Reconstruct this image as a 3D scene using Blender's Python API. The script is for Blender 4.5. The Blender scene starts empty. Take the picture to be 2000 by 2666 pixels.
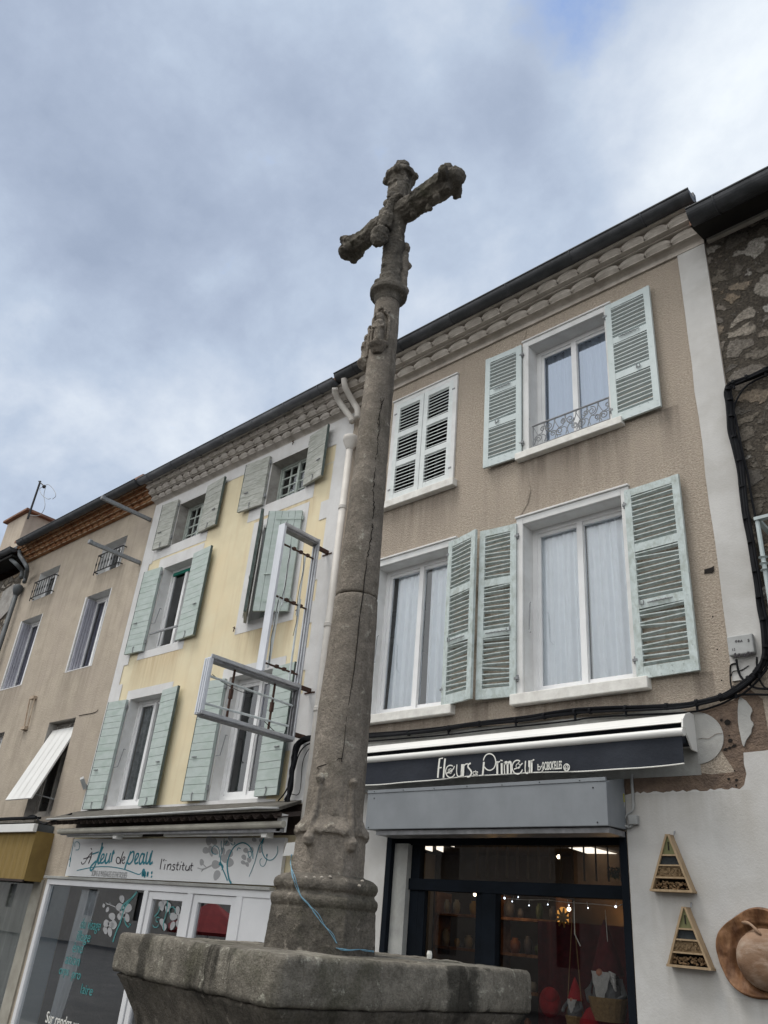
import bpy, bmesh, math, random
from mathutils import Vector, Matrix, noise
from math import radians as RD, sin, cos, pi
random.seed(7)
SC = bpy.context.scene
COL = SC.collection

# ------------------------------------------------------------------ camera
CR = ((0.74252084, 0.66482441, 0.08167803), (-0.2597477, 0.39818805, -0.87975986), (-0.61740904, 0.63202435, 0.46834954))
FPX = 2053.787
CAM = Vector((0, -7, 1.6))
cd = bpy.data.cameras.new('camera'); cam = bpy.data.objects.new('camera', cd); COL.objects.link(cam)
cd.lens = 36 * FPX / 2666; cd.sensor_width = 36; cd.clip_end = 500; cd.clip_start = 0.05
cam.matrix_world = Matrix(((CR[0][0], -CR[1][0], -CR[2][0], CAM.x), (CR[0][1], -CR[1][1], -CR[2][1], CAM.y), (CR[0][2], -CR[1][2], -CR[2][2], CAM.z), (0, 0, 0, 1)))
SC.camera = cam
SC.view_settings.view_transform = 'Standard'; SC.view_settings.look = 'None'
SC.view_settings.exposure = 0.58; SC.view_settings.gamma = 1.0
SUN_EL, SUN_AZ = 66, 222   # overcast, weak sun behind the camera

# ------------------------------------------------------------------ node helpers
class NT:
    def __init__(s, tree): s.t = tree; s.n = tree.nodes; s.l = tree.links
    def new(s, typ, ins=None, **kw):
        nd = s.n.new(typ)
        for k, v in kw.items(): setattr(nd, k, v)
        for k, v in (ins or {}).items():
            if hasattr(v, 'is_linked') or isinstance(v, bpy.types.NodeSocket): s.l.new(v, nd.inputs[k])
            else: nd.inputs[k].default_value = v
        return nd
    def math(s, op, a, b=0.0, c=None, clamp=False):
        nd = s.new('ShaderNodeMath', {0: a, 1: b} if c is None else {0: a, 1: b, 2: c}, operation=op); nd.use_clamp = clamp
        return nd.outputs[0]
    def ramp(s, f, stops, interp='LINEAR'):
        nd = s.new('ShaderNodeValToRGB', {0: f}); cr = nd.color_ramp; cr.interpolation = interp
        while len(cr.elements) < len(stops): cr.elements.new(0.5)
        for e, (p, c) in zip(cr.elements, stops):
            e.position = p; e.color = (*c, 1) if isinstance(c, tuple) else (c, c, c, 1)
        return nd.outputs[0]
    def mix(s, f, a, b, blend='MIX'):
        nd = s.n.new('ShaderNodeMix'); nd.data_type = 'RGBA'; nd.blend_type = blend
        for i, v in ((0, f), (6, a), (7, b)):
            if isinstance(v, bpy.types.NodeSocket): s.l.new(v, nd.inputs[i])
            elif isinstance(v, tuple): nd.inputs[i].default_value = (*v, 1)
            else: nd.inputs[i].default_value = v
        return nd.outputs[2]
    def noise(s, vec, scale, detail=4, rough=0.55, dist=0.0):
        return s.new('ShaderNodeTexNoise', {'Vector': vec, 'Scale': scale, 'Detail': detail, 'Roughness': rough, 'Distortion': dist}).outputs[0]
    def scalev(s, vec, v):
        return s.new('ShaderNodeVectorMath', {0: vec, 1: v}, operation='MULTIPLY').outputs[0]

# ------------------------------------------------------------------ world: overcast sky with a blue gap
world = bpy.data.worlds.new('World'); SC.world = world; world.use_nodes = True
wt = NT(world.node_tree); wt.n.clear()
sky = wt.new('ShaderNodeTexSky'); sky.sky_type = 'NISHITA'; sky.sun_disc = False
sky.sun_elevation = RD(SUN_EL); sky.sun_rotation = RD(SUN_AZ)
geo = wt.new('ShaderNodeTexCoord'); dirv = geo.outputs['Generated']
sep = wt.new('ShaderNodeSeparateXYZ', {0: dirv})
zc = wt.math('ADD', wt.math('MAXIMUM', sep.outputs[2], 0.0), 0.42)
cx = wt.math('DIVIDE', sep.outputs[0], zc); cy = wt.math('DIVIDE', sep.outputs[1], zc)
cv = wt.new('ShaderNodeCombineXYZ', {0: cx, 1: cy, 2: 3.1}).outputs[0]
n1 = wt.noise(cv, 1.9, 8, 0.56, 0.15)
n2 = wt.noise(cv, 5.2, 8, 0.6, 0.1)
def blob(px, py, ang):
    d = (Vector(CR[0]) * (px - 1000) + Vector(CR[1]) * (py - 1333) + Vector(CR[2]) * FPX).normalized()
    dp = wt.new('ShaderNodeVectorMath', {0: wt.new('ShaderNodeVectorMath', {0: dirv}, operation='NORMALIZE').outputs[0], 1: tuple(d)}, operation='DOT_PRODUCT').outputs['Value']
    c0 = cos(RD(ang))
    return wt.math('SMOOTH_MIN', wt.math('MAXIMUM', wt.math('DIVIDE', wt.math('SUBTRACT', dp, c0), 1 - c0), 0.0), 1.0, 0.2)
dens = wt.math('ADD', wt.math('MULTIPLY', n1, 0.60), wt.math('MULTIPLY', n2, 0.40))
CLOUDBLOBS = [(1950, 130, 13, 0.13), (620, 120, 9, 0.07), (1250, 760, 10, 0.06), (1780, 330, 8, .03), (560, 760, 12, -0.035), (330, 330, 16, -0.05), (1500, 150, 9, -0.05), (150, 1300, 16, 0.03), (950, 300, 12, -0.03)]
for (px_, py_, a_, w_) in CLOUDBLOBS:
    dens = wt.math('ADD', dens, wt.math('MULTIPLY', blob(px_, py_, a_), w_))
dens = wt.math('ADD', dens, wt.math('MULTIPLY', wt.math('SUBTRACT', wt.math('MULTIPLY', sep.outputs[1], -1.0), 0.0), 0.0))
cloudc = wt.ramp(dens, [(0.36, (0.30, 0.36, 0.475)), (0.44, (0.36, 0.425, 0.545)), (0.51, (0.43, 0.505, 0.625)), (0.58, (0.535, 0.60, 0.70)), (0.72, (0.76, 0.81, 0.86))])
# blue gap
gapm = wt.math('ADD', wt.math('MULTIPLY', blob(1530, -10, 5.5), 2.2), wt.math('MULTIPLY', wt.math('SUBTRACT', n2, 0.5), 7.0))
gapm = wt.math('MULTIPLY', wt.math('SUBTRACT', gapm, 0.9), 0.8, clamp=True)
# the cloud deck behind the camera is brighter (the hidden sun)
back = wt.math('MULTIPLY_ADD', wt.math('MULTIPLY', sep.outputs[1], -1.0), 1.0, -0.05)
backm = wt.math('MAXIMUM', back, 0.0)
back = wt.math('MULTIPLY_ADD', backm, 1.25, 0.80)
cloudc = wt.mix(wt.math('MULTIPLY', backm, 1.8, clamp=True), cloudc, (0.59, 0.60, 0.60))
bgc = wt.new('ShaderNodeBackground', {'Color': cloudc, 'Strength': back})
bgs = wt.new('ShaderNodeBackground', {'Color': sky.outputs[0], 'Strength': 0.15})
mx = wt.new('ShaderNodeMixShader', {0: gapm, 1: bgc.outputs[0], 2: bgs.outputs[0]})
wt.new('ShaderNodeOutputWorld', {0: mx.outputs[0]})

sd = bpy.data.lights.new('sun', 'SUN'); sd.energy = 1.5; sd.angle = RD(20); sd.color = (1, 0.96, 0.90)
so = bpy.data.objects.new('sun', sd); COL.objects.link(so)
az = RD(SUN_AZ); el = RD(SUN_EL)   # direction towards the sun: azimuth measured from +Y clockwise
sdir = Vector((sin(az) * cos(el), cos(az) * cos(el), sin(el)))
so.rotation_euler = sdir.to_track_quat('Z', 'Y').to_euler(); so.location = (0, -15, 30)

# ------------------------------------------------------------------ measuring helpers (photo pixel -> point on a real plane)
def ray(x, y): return Vector(CR[0]) * (x - 1000) + Vector(CR[1]) * (y - 1333) + Vector(CR[2]) * FPX
ZM = dict(A1=(0, 1200, .3014), A2=(0, 1650, .3014), A3=(0, 2100, .3014), A4=(350, 1050, .3315), A5=(200, 1550, .3918), A6=(450, 2100, .3315), A7=(850, 400, .2411), A8=(850, 750, .2261), B1=(950, 850, .3315), B2=(1400, 400, .3617), B3=(1250, 700, .3014), B4=(950, 1350, .2712), B5=(1300, 1200, .3617), B6=(930, 1750, .3436), B7=(1450, 1750, .3315), B8=(950, 2150, .3315), C1=(1450, 2150, .3315), C2=(1800, 850, .226), C3=(1800, 1300, .2488), C4=(650, 1300, .2034), C5=(450, 1650, .2712), C6=(650, 2200, .2411), C8=(100, 2100, .4219), FU=(0, 0, 1.2055), PX=(0, 0, 1))
def zp(k, x, y): o = ZM[k]; return o[0] + x * o[2], o[1] + y * o[2]
def F(k, x, y, d=0.0):
    """point at distance d in front of the street facade plane"""
    r = ray(*zp(k, x, y)); return CAM + r * ((7 - d) / r.y)
def GX(k, x, y, X):
    r = ray(*zp(k, x, y)); return CAM + r * (X / r.x)
def GZ(k, x, y, Z):
    r = ray(*zp(k, x, y)); return CAM + r * ((Z - 1.6) / r.z)

# ------------------------------------------------------------------ materials
def sill_stains(m, stains, c):
    t = NT(m.node_tree); b = next(n for n in m.node_tree.nodes if n.type == 'BSDF_PRINCIPLED'); src = b.inputs['Base Color'].links[0].from_socket
    co = t.new('ShaderNodeTexCoord').outputs['Object']; sp = t.new('ShaderNodeSeparateXYZ', {0: co}); tot = None
    for (xc, hw_, zs, ln) in stains:
        u = t.math('SUBTRACT', 1.0, t.math('DIVIDE', t.math('ABSOLUTE', t.math('SUBTRACT', sp.outputs[0], xc)), hw_)); u = t.math('MULTIPLY', t.math('MAXIMUM', u, 0.0), 7.0, clamp=True)
        v = t.math('DIVIDE', t.math('SUBTRACT', zs, sp.outputs[2]), ln); below = t.math('GREATER_THAN', v, 0.0); v = t.math('MAXIMUM', t.math('SUBTRACT', 1.0, v), 0.0)
        k = t.math('MULTIPLY', t.math('MULTIPLY', u, v), below); tot = k if tot is None else t.math('ADD', tot, k, clamp=True)
    st_ = t.ramp(t.noise(t.scalev(co, (6, 6, .5)), 1.7, 6, .65), [(0.35, 0.15), (0.65, 1.0)])
    f = t.math('MULTIPLY', t.math('MULTIPLY', tot, st_), 0.75)
    m.node_tree.links.new(t.mix(f, src, c), b.inputs['Base Color'])

def mat(name, c1, c2=None, scale=6.0, rough=0.85, bump=0.0, bscale=60.0, metal=0.0, streak=0.0, streakc=(0.1, 0.09, 0.08), spec=0.3, c3=None, s3=1.2, stretch=(1, 1, 1), bdist=0.01, lo=0.35, hi=0.65):
    m = bpy.data.materials.new(name); m.use_nodes = True; t = NT(m.node_tree); t.n.clear()
    out = t.new('ShaderNodeOutputMaterial')
    co = t.new('ShaderNodeTexCoord').outputs['Object']
    cs = t.scalev(co, stretch)
    col = None
    if c2 is None: c2 = tuple(v * 0.85 for v in c1)
    nz = t.noise(cs, scale, 6, 0.6)
    col = t.ramp(nz, [(lo, c2), (hi, c1)])
    if c3:
        col = t.mix(t.ramp(t.noise(cs, s3, 5, 0.65, 0.3), [(0.45, 0.0), (0.68, 1.0)]), col, c3)
    if streak > 0:
        sv = t.scalev(co, (5.0, 5.0, 0.35))
        sm = t.ramp(t.noise(sv, 1.6, 5, 0.6), [(0.5, 0.0), (0.75, 1.0)])
        col = t.mix(t.math('MULTIPLY', sm, streak), col, streakc)
    b = t.new('ShaderNodeBsdfPrincipled', {'Base Color': col, 'Roughness': rough, 'Metallic': metal, 'Specular IOR Level': spec})
    if bump > 0:
        h = t.noise(cs, bscale, 5, 0.65)
        bn = t.new('ShaderNodeBump', {'Height': h, 'Strength': bump, 'Distance': bdist}); t.l.new(bn.outputs[0], b.inputs['Normal'])
    t.l.new(b.outputs[0], out.inputs[0])
    return m
M_ = {}
M_['tan'] = mat('tan_roughcast', (0.51, 0.435, 0.355), (0.36, 0.30, 0.24), 42, 0.95, 1.0, 55, c3=(0.42, 0.355, 0.29), s3=1.1, streak=0.4, streakc=(0.30, 0.25, 0.205), bdist=0.028)
M_['brown'] = mat('brown_scraped_render', (0.21, 0.15, 0.11), (0.13, 0.095, 0.075), 9, 0.95, 0.9, 30, bdist=0.03)
M_['whitewall'] = mat('white_painted_render', (0.55, 0.54, 0.52), (0.47, 0.46, 0.445), 1.6, 0.9, 0.35, 60, streak=0.12, streakc=(0.38, 0.36, 0.33), bdist=0.008, c3=(0.44, 0.425, 0.40), s3=1.8)
M_['greyrender'] = mat('grey_cement_render', (0.40, 0.40, 0.38), (0.30, 0.30, 0.285), 5, 0.95, 0.4, 40, c3=(0.27, 0.26, 0.24), s3=2.5)
M_['corniceg'] = mat('painted_cornice', (0.50, 0.46, 0.41), (0.41, 0.37, 0.325), 9, 0.95, 0.5, 30, c3=(0.34, 0.305, 0.265), s3=4)
M_['cornicey'] = mat('pale_painted_cornice', (0.52, 0.48, 0.44), (0.42, 0.385, 0.35), 9, 0.95, 0.4, 30, c3=(0.33, 0.30, 0.26), s3=4)
M_['yellow'] = mat('yellow_limewash', (0.73, 0.65, 0.46), (0.66, 0.575, 0.395), 2.2, 0.95, 0.25, 60, c3=(0.72, 0.61, 0.41), s3=0.9, streak=0.4, streakc=(0.56, 0.42, 0.26), bdist=0.01)
M_['ywhite'] = mat('white_limewash_trim', (0.66, 0.655, 0.65), (0.58, 0.57, 0.56), 3, 0.93, 0.3, 60, streak=0.2, streakc=(0.5, 0.46, 0.4))
M_['beige'] = mat('beige_old_render', (0.47, 0.405, 0.325), (0.38, 0.325, 0.26), 2.4, 0.95, 0.6, 30, c3=(0.40, 0.34, 0.28), s3=0.6, streak=0.4, streakc=(0.25, 0.21, 0.165), bdist=0.02)
M_['reveal'] = mat('window_reveal_paint', (0.70, 0.70, 0.69), (0.60, 0.595, 0.58), 5, 0.9, 0.2, 60)
M_['revealg'] = mat('grey_worn_reveal', (0.42, 0.40, 0.37), (0.28, 0.26, 0.24), 6, 0.95, 0.4, 40)
M_['sill'] = mat('cream_sill_paint', (0.76, 0.745, 0.70), (0.62, 0.60, 0.56), 9, 0.8, 0.2, 50, streak=0.2, streakc=(0.35, 0.32, 0.28))
M_['pvc'] = mat('white_window_frame', (0.78, 0.78, 0.78), (0.71, 0.71, 0.71), 4, 0.45, spec=0.4)
M_['oldframe'] = mat('faded_green_window_frame', (0.46, 0.5, 0.46), (0.36, 0.4, 0.37), 8, 0.7)
M_['mint'] = mat('mint_shutter_paint', (0.55, 0.61, 0.605), (0.50, 0.56, 0.555), 8, 0.65, 0.12, 60, spec=0.35)
M_['mintw'] = mat('worn_mint_shutter_paint', (0.54, 0.60, 0.59), (0.46, 0.52, 0.51), 11, 0.75, 0.3, 50, c3=(0.36, 0.40, 0.37), s3=16, stretch=(1, 1, 0.6))
M_['whiteshut'] = mat('white_shutter_paint', (0.68, 0.71, 0.70), (0.6, 0.63, 0.62), 9, 0.7, 0.15, 50)
M_['mintp'] = mat('mint_plank_paint', (0.47, 0.53, 0.505), (0.42, 0.475, 0.45), 5, 0.8, 0.25, 40, c3=(0.37, 0.44, 0.40), s3=3.5, stretch=(1, 1, 2.5))
M_['greyp'] = mat('flaked_grey_green_plank', (0.48, 0.485, 0.45), (0.37, 0.375, 0.34), 7, 0.9, 0.5, 40, c3=(0.29, 0.30, 0.26), s3=5, stretch=(1, 1, 5))
M_['plankedge'] = mat('dark_green_edge', (0.12, 0.15, 0.14), (0.07, 0.09, 0.08), 10, 0.8)
M_['zinc'] = mat('zinc_gutter', (0.12, 0.125, 0.14), (0.08, 0.085, 0.095), 3, 0.55, metal=0.3, spec=0.4, c3=(0.17, 0.175, 0.185), s3=2, stretch=(1, 1, 4))
M_['zincr'] = mat('dark_gutter', (0.055, 0.057, 0.062), (0.03, 0.032, 0.035), 2.5, 0.5, metal=0.2, spec=0.4, c3=(0.08, 0.083, 0.09), s3=3)
M_['pipe'] = mat('beige_downpipe_paint', (0.55, 0.52, 0.48), (0.48, 0.45, 0.41), 5, 0.6)
M_['leadpipe'] = mat('grey_downpipe', (0.10, 0.11, 0.115), (0.07, 0.075, 0.08), 5, 0.6)
M_['iron'] = mat('black_iron', (0.03, 0.03, 0.032), (0.02, 0.02, 0.02), 20, 0.6)
M_['rust'] = mat('rusty_iron', (0.09, 0.045, 0.03), (0.05, 0.03, 0.025), 30, 0.85)
M_['greyiron'] = mat('grey_painted_iron', (0.27, 0.28, 0.29), (0.2, 0.205, 0.21), 20, 0.55)
M_['cable'] = mat('black_cable_sheath', (0.010, 0.011, 0.013), (0.006, 0.006, 0.008), 10, 0.75, spec=0.15)
M_['tube'] = mat('neon_glass_tube', (0.62, 0.66, 0.66), (0.5, 0.54, 0.54), 10, 0.3, spec=0.5)
M_['alu'] = mat('aluminium_profile', (0.55, 0.56, 0.58), (0.42, 0.43, 0.45), 6, 0.45, metal=0.35, spec=0.5, streak=0.3, streakc=(0.3, 0.3, 0.3))
M_['alud'] = mat('dark_aluminium_profile', (0.24, 0.24, 0.25), (0.14, 0.14, 0.145), 9, 0.5, metal=0.3, spec=0.5)  # darker aluminium for the linings, roller slot and folded valance
M_['aluw'] = mat('white_sign_casing', (0.68, 0.70, 0.74), (0.6, 0.62, 0.66), 3, 0.5, streak=0.15, streakc=(0.4, 0.4, 0.42))
M_['awnwhite'] = mat('white_awning_casing', (0.72, 0.71, 0.68), (0.66, 0.65, 0.62), 3, 0.4, spec=0.45)
M_['navy'] = mat('charcoal_awning_fabric', (0.022, 0.026, 0.036), (0.014, 0.017, 0.024), 2.5, 0.8, 0.2, 12, bdist=0.03)
M_['letter'] = mat('cream_lettering', (0.75, 0.74, 0.68), (0.7, 0.69, 0.64), 5, 0.6)
M_['boxgrey'] = mat('grey_shutter_housing_paint', (0.22, 0.235, 0.25), (0.185, 0.198, 0.212), 2.5, 0.55, 0.05, 30, streak=0.25, streakc=(0.17, 0.18, 0.19))
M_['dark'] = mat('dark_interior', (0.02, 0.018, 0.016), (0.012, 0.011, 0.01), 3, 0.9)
M_['darkroom'] = mat('room_wall', (0.10, 0.09, 0.085), (0.08, 0.075, 0.07), 3, 0.9)
M_['bluefr'] = mat('navy_shop_frame', (0.006, 0.009, 0.014), (0.004, 0.006, 0.009), 4, 0.8, spec=0.12)
M_['curtain'] = mat('white_net_curtain', (0.90, 0.93, 0.95), (0.86, 0.89, 0.91), 8, 0.95)
M_['curtaing'] = mat('grey_lace_curtain', (0.26, 0.28, 0.28), (0.12, 0.13, 0.13), 16, 0.95)
M_['curtainv'] = mat('violet_grey_curtain', (0.24, 0.24, 0.30), (0.12, 0.12, 0.16), 3, 0.9, stretch=(9, 1, 0.3))
M_['curtainb'] = mat('beige_drape', (0.66, 0.67, 0.6), (0.5, 0.51, 0.45), 4, 0.9, stretch=(7, 1, 0.3))
M_['terra'] = mat('terracotta_tile', (0.30, 0.135, 0.06), (0.17, 0.075, 0.035), 9, 0.9, 0.3, 40, c3=(0.36, 0.2, 0.1), s3=4)
M_['mortar'] = mat('pale_mortar', (0.46, 0.37, 0.27), (0.36, 0.28, 0.2), 9, 0.95)
M_['roof'] = mat('clay_roof_tile', (0.26, 0.14, 0.09), (0.14, 0.08, 0.06), 4, 0.9, 0.5, 20)
M_['wood'] = mat('pale_pine', (0.36, 0.265, 0.165), (0.27, 0.19, 0.11), 5, 0.7, 0.1, 40, stretch=(6, 6, 0.7))
M_['greenp'] = mat('olive_painted_board', (0.15, 0.15, 0.07), (0.12, 0.12, 0.055), 5, 0.8)
M_['slate'] = mat('black_slate_board', (0.025, 0.03, 0.032), (0.018, 0.02, 0.022), 18, 0.8, 0.5, 40)
M_['cane'] = mat('cane_ends', (0.34, 0.24, 0.14), (0.25, 0.17, 0.09), 20, 0.8)
M_['bark'] = mat('bark_chips', (0.30, 0.2, 0.11), (0.16, 0.1, 0.055), 30, 0.9, 0.6, 50)
M_['teak'] = mat('carved_brown_wood', (0.21, 0.095, 0.04), (0.10, 0.045, 0.022), 5, 0.55, 0.5, 18, stretch=(3, 1, 1), c3=(0.28, 0.15, 0.075), s3=4)
M_['teakl'] = mat('pale_worn_wood', (0.27, 0.175, 0.115), (0.17, 0.095, 0.055), 4, 0.7, 0.5, 20, stretch=(1, 1, 2), c3=(0.34, 0.26, 0.20), s3=5)
M_['plasticg'] = mat('grey_plastic_box', (0.38, 0.385, 0.38), (0.3, 0.305, 0.3), 7, 0.6)
M_['ochre'] = mat('ochre_striped_awning', (0.26, 0.18, 0.06), (0.19, 0.13, 0.045), 3, 0.9, 0.2, 60, stretch=(14, 1, 1))
M_['teal'] = mat('teal_vinyl', (0.02, 0.22, 0.28), (0.015, 0.17, 0.22), 5, 0.5)
M_['teall'] = mat('pale_teal_vinyl', (0.07, 0.25, 0.25), (0.055, 0.20, 0.20), 5, 0.5)
M_['blackv'] = mat('black_vinyl', (0.03, 0.02, 0.03), (0.02, 0.015, 0.02), 5, 0.5)
M_['greyv'] = mat('grey_vinyl', (0.36, 0.36, 0.365), (0.33, 0.33, 0.335), 5, 0.5)
M_['signw'] = mat('white_sign_panel', (0.72, 0.72, 0.72), (0.67, 0.67, 0.67), 2, 0.45, streak=0.1, streakc=(0.5, 0.5, 0.5))
M_['frost'] = mat('frosted_film', (0.33, 0.38, 0.40), (0.29, 0.335, 0.355), 2, 0.5)
M_['white'] = mat('white_shop_joinery', (0.70, 0.70, 0.71), (0.64, 0.64, 0.65), 2, 0.5)
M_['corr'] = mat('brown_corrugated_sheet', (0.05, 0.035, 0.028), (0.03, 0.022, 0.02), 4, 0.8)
M_['stonetop'] = mat('mossy_slab', (0.12, 0.11, 0.095), (0.07, 0.065, 0.055), 10, 0.95, 0.5, 40)
M_['red'] = mat('red_felt', (0.42, 0.012, 0.02), (0.3, 0.008, 0.014), 20, 0.95)
M_['darkred'] = mat('dark_red_felt', (0.10, 0.006, 0.01), (0.06, 0.004, 0.006), 20, 0.95)
M_['wool'] = mat('white_beard_wool', (0.6, 0.6, 0.58), (0.45, 0.45, 0.44), 40, 0.95, 0.7, 60)
M_['greywool'] = mat('grey_wool_coat', (0.17, 0.18, 0.19), (0.12, 0.125, 0.13), 40, 0.95, 0.6, 60)
M_['burlap'] = mat('burlap', (0.32, 0.21, 0.09), (0.22, 0.14, 0.06), 50, 0.95, 0.6, 80)
M_['skin'] = mat('pink_felt_nose', (0.6, 0.28, 0.18), (0.5, 0.22, 0.14), 10, 0.8)
M_['ground'] = mat('asphalt', (0.06, 0.06, 0.058), (0.04, 0.04, 0.04), 30, 0.95, 0.4, 200, c3=(0.08, 0.078, 0.074), s3=1)
M_['pave'] = mat('paving', (0.15, 0.145, 0.135), (0.10, 0.098, 0.09), 6, 0.9, 0.3, 60)
M_['twine'] = mat('blue_twine', (0.20, 0.38, 0.48), (0.14, 0.28, 0.37), 60, 0.8)
M_['crack'] = mat('deep_crack', (0.02, 0.016, 0.014), (0.012, 0.01, 0.009), 60, 1.0)
M_['patch'] = mat('pale_filler', (0.40, 0.36, 0.31), (0.3, 0.27, 0.23), 30, 0.95)

sill_stains(M_['whitewall'], [(-3.1, .2, 2.10, .5), (-3.0, .2, 1.55, .5), (-2.45, .3, 1.38, .5), (-2.9, .6, 2.87, .5)], (0.40, 0.38, 0.35))
sill_stains(M_['tan'], [(-3.9, .75, 6.81, .9), (-6.2, .7, 6.79, .8), (-3.9, .8, 3.80, .5), (-6.2, .8, 3.80, .5), (-2.7, .12, 6.85, .7), (-2.64, .1, 3.9, .6), (-5.1, .12, 3.9, .5)], (0.17, 0.14, 0.115))
sill_stains(M_['yellow'], [(-11.95, .75, 5.49, .8), (-9.1, .7, 5.49, .6), (-9.1, .8, 7.52, .5)], (0.40, 0.29, 0.17))
sill_stains(M_['beige'], [(-17.5, .65, 7.7, 1.2), (-14.5, .6, 7.7, 1.0), (-17.7, .6, 5.64, 1.1), (-14.8, .6, 5.65, 1.1), (-16.5, .15, 4.6, .9)], (0.23, 0.195, 0.155))
def stone_mat(name, base, dark, light, bs=26, moss=0.35, blk=0.5, zt=None):
    m = bpy.data.materials.new(name); m.use_nodes = True; t = NT(m.node_tree); t.n.clear()
    co = t.new('ShaderNodeTexCoord').outputs['Object']
    a = t.noise(co, 3.0, 8, 0.62, 0.2); b_ = t.noise(co, 17, 6, 0.6); c_ = t.noise(t.scalev(co, (3.4, 3.4, 0.45)), 1.5, 5, 0.6)
    col = t.ramp(a, [(0.33, dark), (0.5, base), (0.68, light)])
    col = t.mix(t.math('MULTIPLY', t.ramp(b_, [(0.42, 1.0), (0.6, 0.0)]), 0.5), col, dark)
    col = t.mix(t.math('MULTIPLY', t.ramp(c_, [(0.56, 0.0), (0.64, 1.0)]), blk), col, tuple(v * 0.3 for v in dark))
    g = t.noise(co, 2.1, 6, 0.7, 0.4)
    col = t.mix(t.math('MULTIPLY', t.ramp(g, [(0.52, 0.0), (0.64, 1.0)]), moss), col, (0.055, 0.056, 0.03))
    col = t.mix(t.math('MULTIPLY', t.ramp(t.noise(co, 13, 5, 0.72), [(0.60, 0.0), (0.68, 1.0)]), 0.55), col, tuple(min(v * 1.7, .5) for v in light))
    f = t.noise(co, 90, 4, 0.7)
    col = t.mix(0.5, col, t.ramp(f, [(0.3, 0.25), (0.7, 0.85)]), 'OVERLAY')
    bs_ = t.new('ShaderNodeBsdfPrincipled', {'Base Color': col, 'Roughness': 0.95, 'Specular IOR Level': 0.15})
    h = t.math('ADD', t.noise(co, bs, 8, 0.7), t.math('MULTIPLY', t.noise(co, bs * 5, 4, 0.7), 0.5))
    bn = t.new('ShaderNodeBump', {'Height': h, 'Strength': 0.8, 'Distance': 0.02}); t.l.new(bn.outputs[0], bs_.inputs['Normal'])
    t.new('ShaderNodeOutputMaterial', {0: bs_.outputs[0]})
    return m
M_['stone'] = stone_mat('weathered_sandstone', (0.245, 0.212, 0.175), (0.15, 0.131, 0.108), (0.32, 0.28, 0.235), moss=0.18, blk=0.4)
M_['stonehead'] = stone_mat('dark_lichened_sandstone', (0.165, 0.147, 0.122), (0.085, 0.077, 0.066), (0.25, 0.222, 0.185), moss=0.5, blk=0.6)
M_['stoneb'] = stone_mat('mossy_basin_stone', (0.20, 0.18, 0.148), (0.11, 0.10, 0.082), (0.31, 0.285, 0.235), moss=0.5, blk=0.9)
M_['stonebase'] = stone_mat('dark_plinth_stone', (0.15, 0.133, 0.11), (0.07, 0.063, 0.054), (0.215, 0.19, 0.158), moss=0.35, blk=0.7)

def rubble_mat(name, tint=1.0):
    m = bpy.data.materials.new(name); m.use_nodes = True; t = NT(m.node_tree); t.n.clear()
    co = t.new('ShaderNodeTexCoord').outputs['Object']
    ds = t.new('ShaderNodeTexNoise', {'Vector': co, 'Scale': 3.2, 'Detail': 4, 'Roughness': 0.6})
    off = t.new('ShaderNodeVectorMath', {0: ds.outputs['Color'], 1: (0.5, 0.5, 0.5)}, operation='SUBTRACT').outputs[0]
    v = t.new('ShaderNodeVectorMath', {0: t.scalev(co, (1, 1, 1.45)), 1: t.scalev(off, (0.4, 0.4, 0.4))}, operation='ADD').outputs[0]
    vo = t.new('ShaderNodeTexVoronoi', {'Vector': v, 'Scale': 3.4}, feature='DISTANCE_TO_EDGE')
    vc = t.new('ShaderNodeTexVoronoi', {'Vector': v, 'Scale': 3.4}, feature='F1')
    cs = t.new('ShaderNodeSeparateColor', {0: vc.outputs['Color']})
    k = tint
    stone = t.ramp(cs.outputs[0], [(0.0, (0.09 * k, 0.082 * k, 0.074 * k)), (0.25, (0.14 * k, 0.12 * k, 0.095 * k)), (0.5, (0.19 * k, 0.17 * k, 0.15 * k)), (0.75, (0.22 * k, 0.165 * k, 0.11 * k)), (0.88, (0.30 * k, 0.275 * k, 0.24 * k)), (1.0, (0.36 * k, 0.34 * k, 0.31 * k))])
    stone = t.mix(t.ramp(t.noise(co, 14, 6, 0.7), [(0.3, 0.75), (0.7, 0.0)]), stone, (0.055 * k, 0.05 * k, 0.043 * k))
    mort = t.ramp(t.noise(co, 30, 6, 0.7), [(0.3, (0.022 * k, 0.02 * k, 0.018 * k)), (0.7, (0.09 * k, 0.076 * k, 0.06 * k))])
    e = t.math('ADD', vo.outputs['Distance'], t.math('MULTIPLY', t.math('SUBTRACT', t.noise(co, 8, 6, 0.7), 0.5), 0.34))
    em = t.ramp(e, [(0.09, 0.0), (0.15, 1.0)])
    big = t.ramp(t.noise(co, 1.2, 4, 0.6), [(0.42, 0.0), (0.56, 1.0)])
    col = t.mix(em, mort, stone)
    col = t.mix(0.75, col, t.ramp(t.noise(co, 38, 6, 0.75), [(0.32, 0.1), (0.5, 0.5), (0.7, 0.85)]), 'OVERLAY')
    bs_ = t.new('ShaderNodeBsdfPrincipled', {'Base Color': col, 'Roughness': 0.95, 'Specular IOR Level': 0.15})
    h = t.math('ADD', t.math('MULTIPLY', em, 0.6), t.math('MULTIPLY', t.noise(co, 22, 8, 0.75), 0.9))
    bn = t.new('ShaderNodeBump', {'Height': h, 'Strength': 1.0, 'Distance': 0.05}); t.l.new(bn.outputs[0], bs_.inputs['Normal'])
    t.new('ShaderNodeOutputMaterial', {0: bs_.outputs[0]})
    return m
M_['rubble'] = rubble_mat('rubble_masonry', 1.5)
M_['rubblel'] = rubble_mat('pale_rubble_masonry', 1.8)

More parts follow.
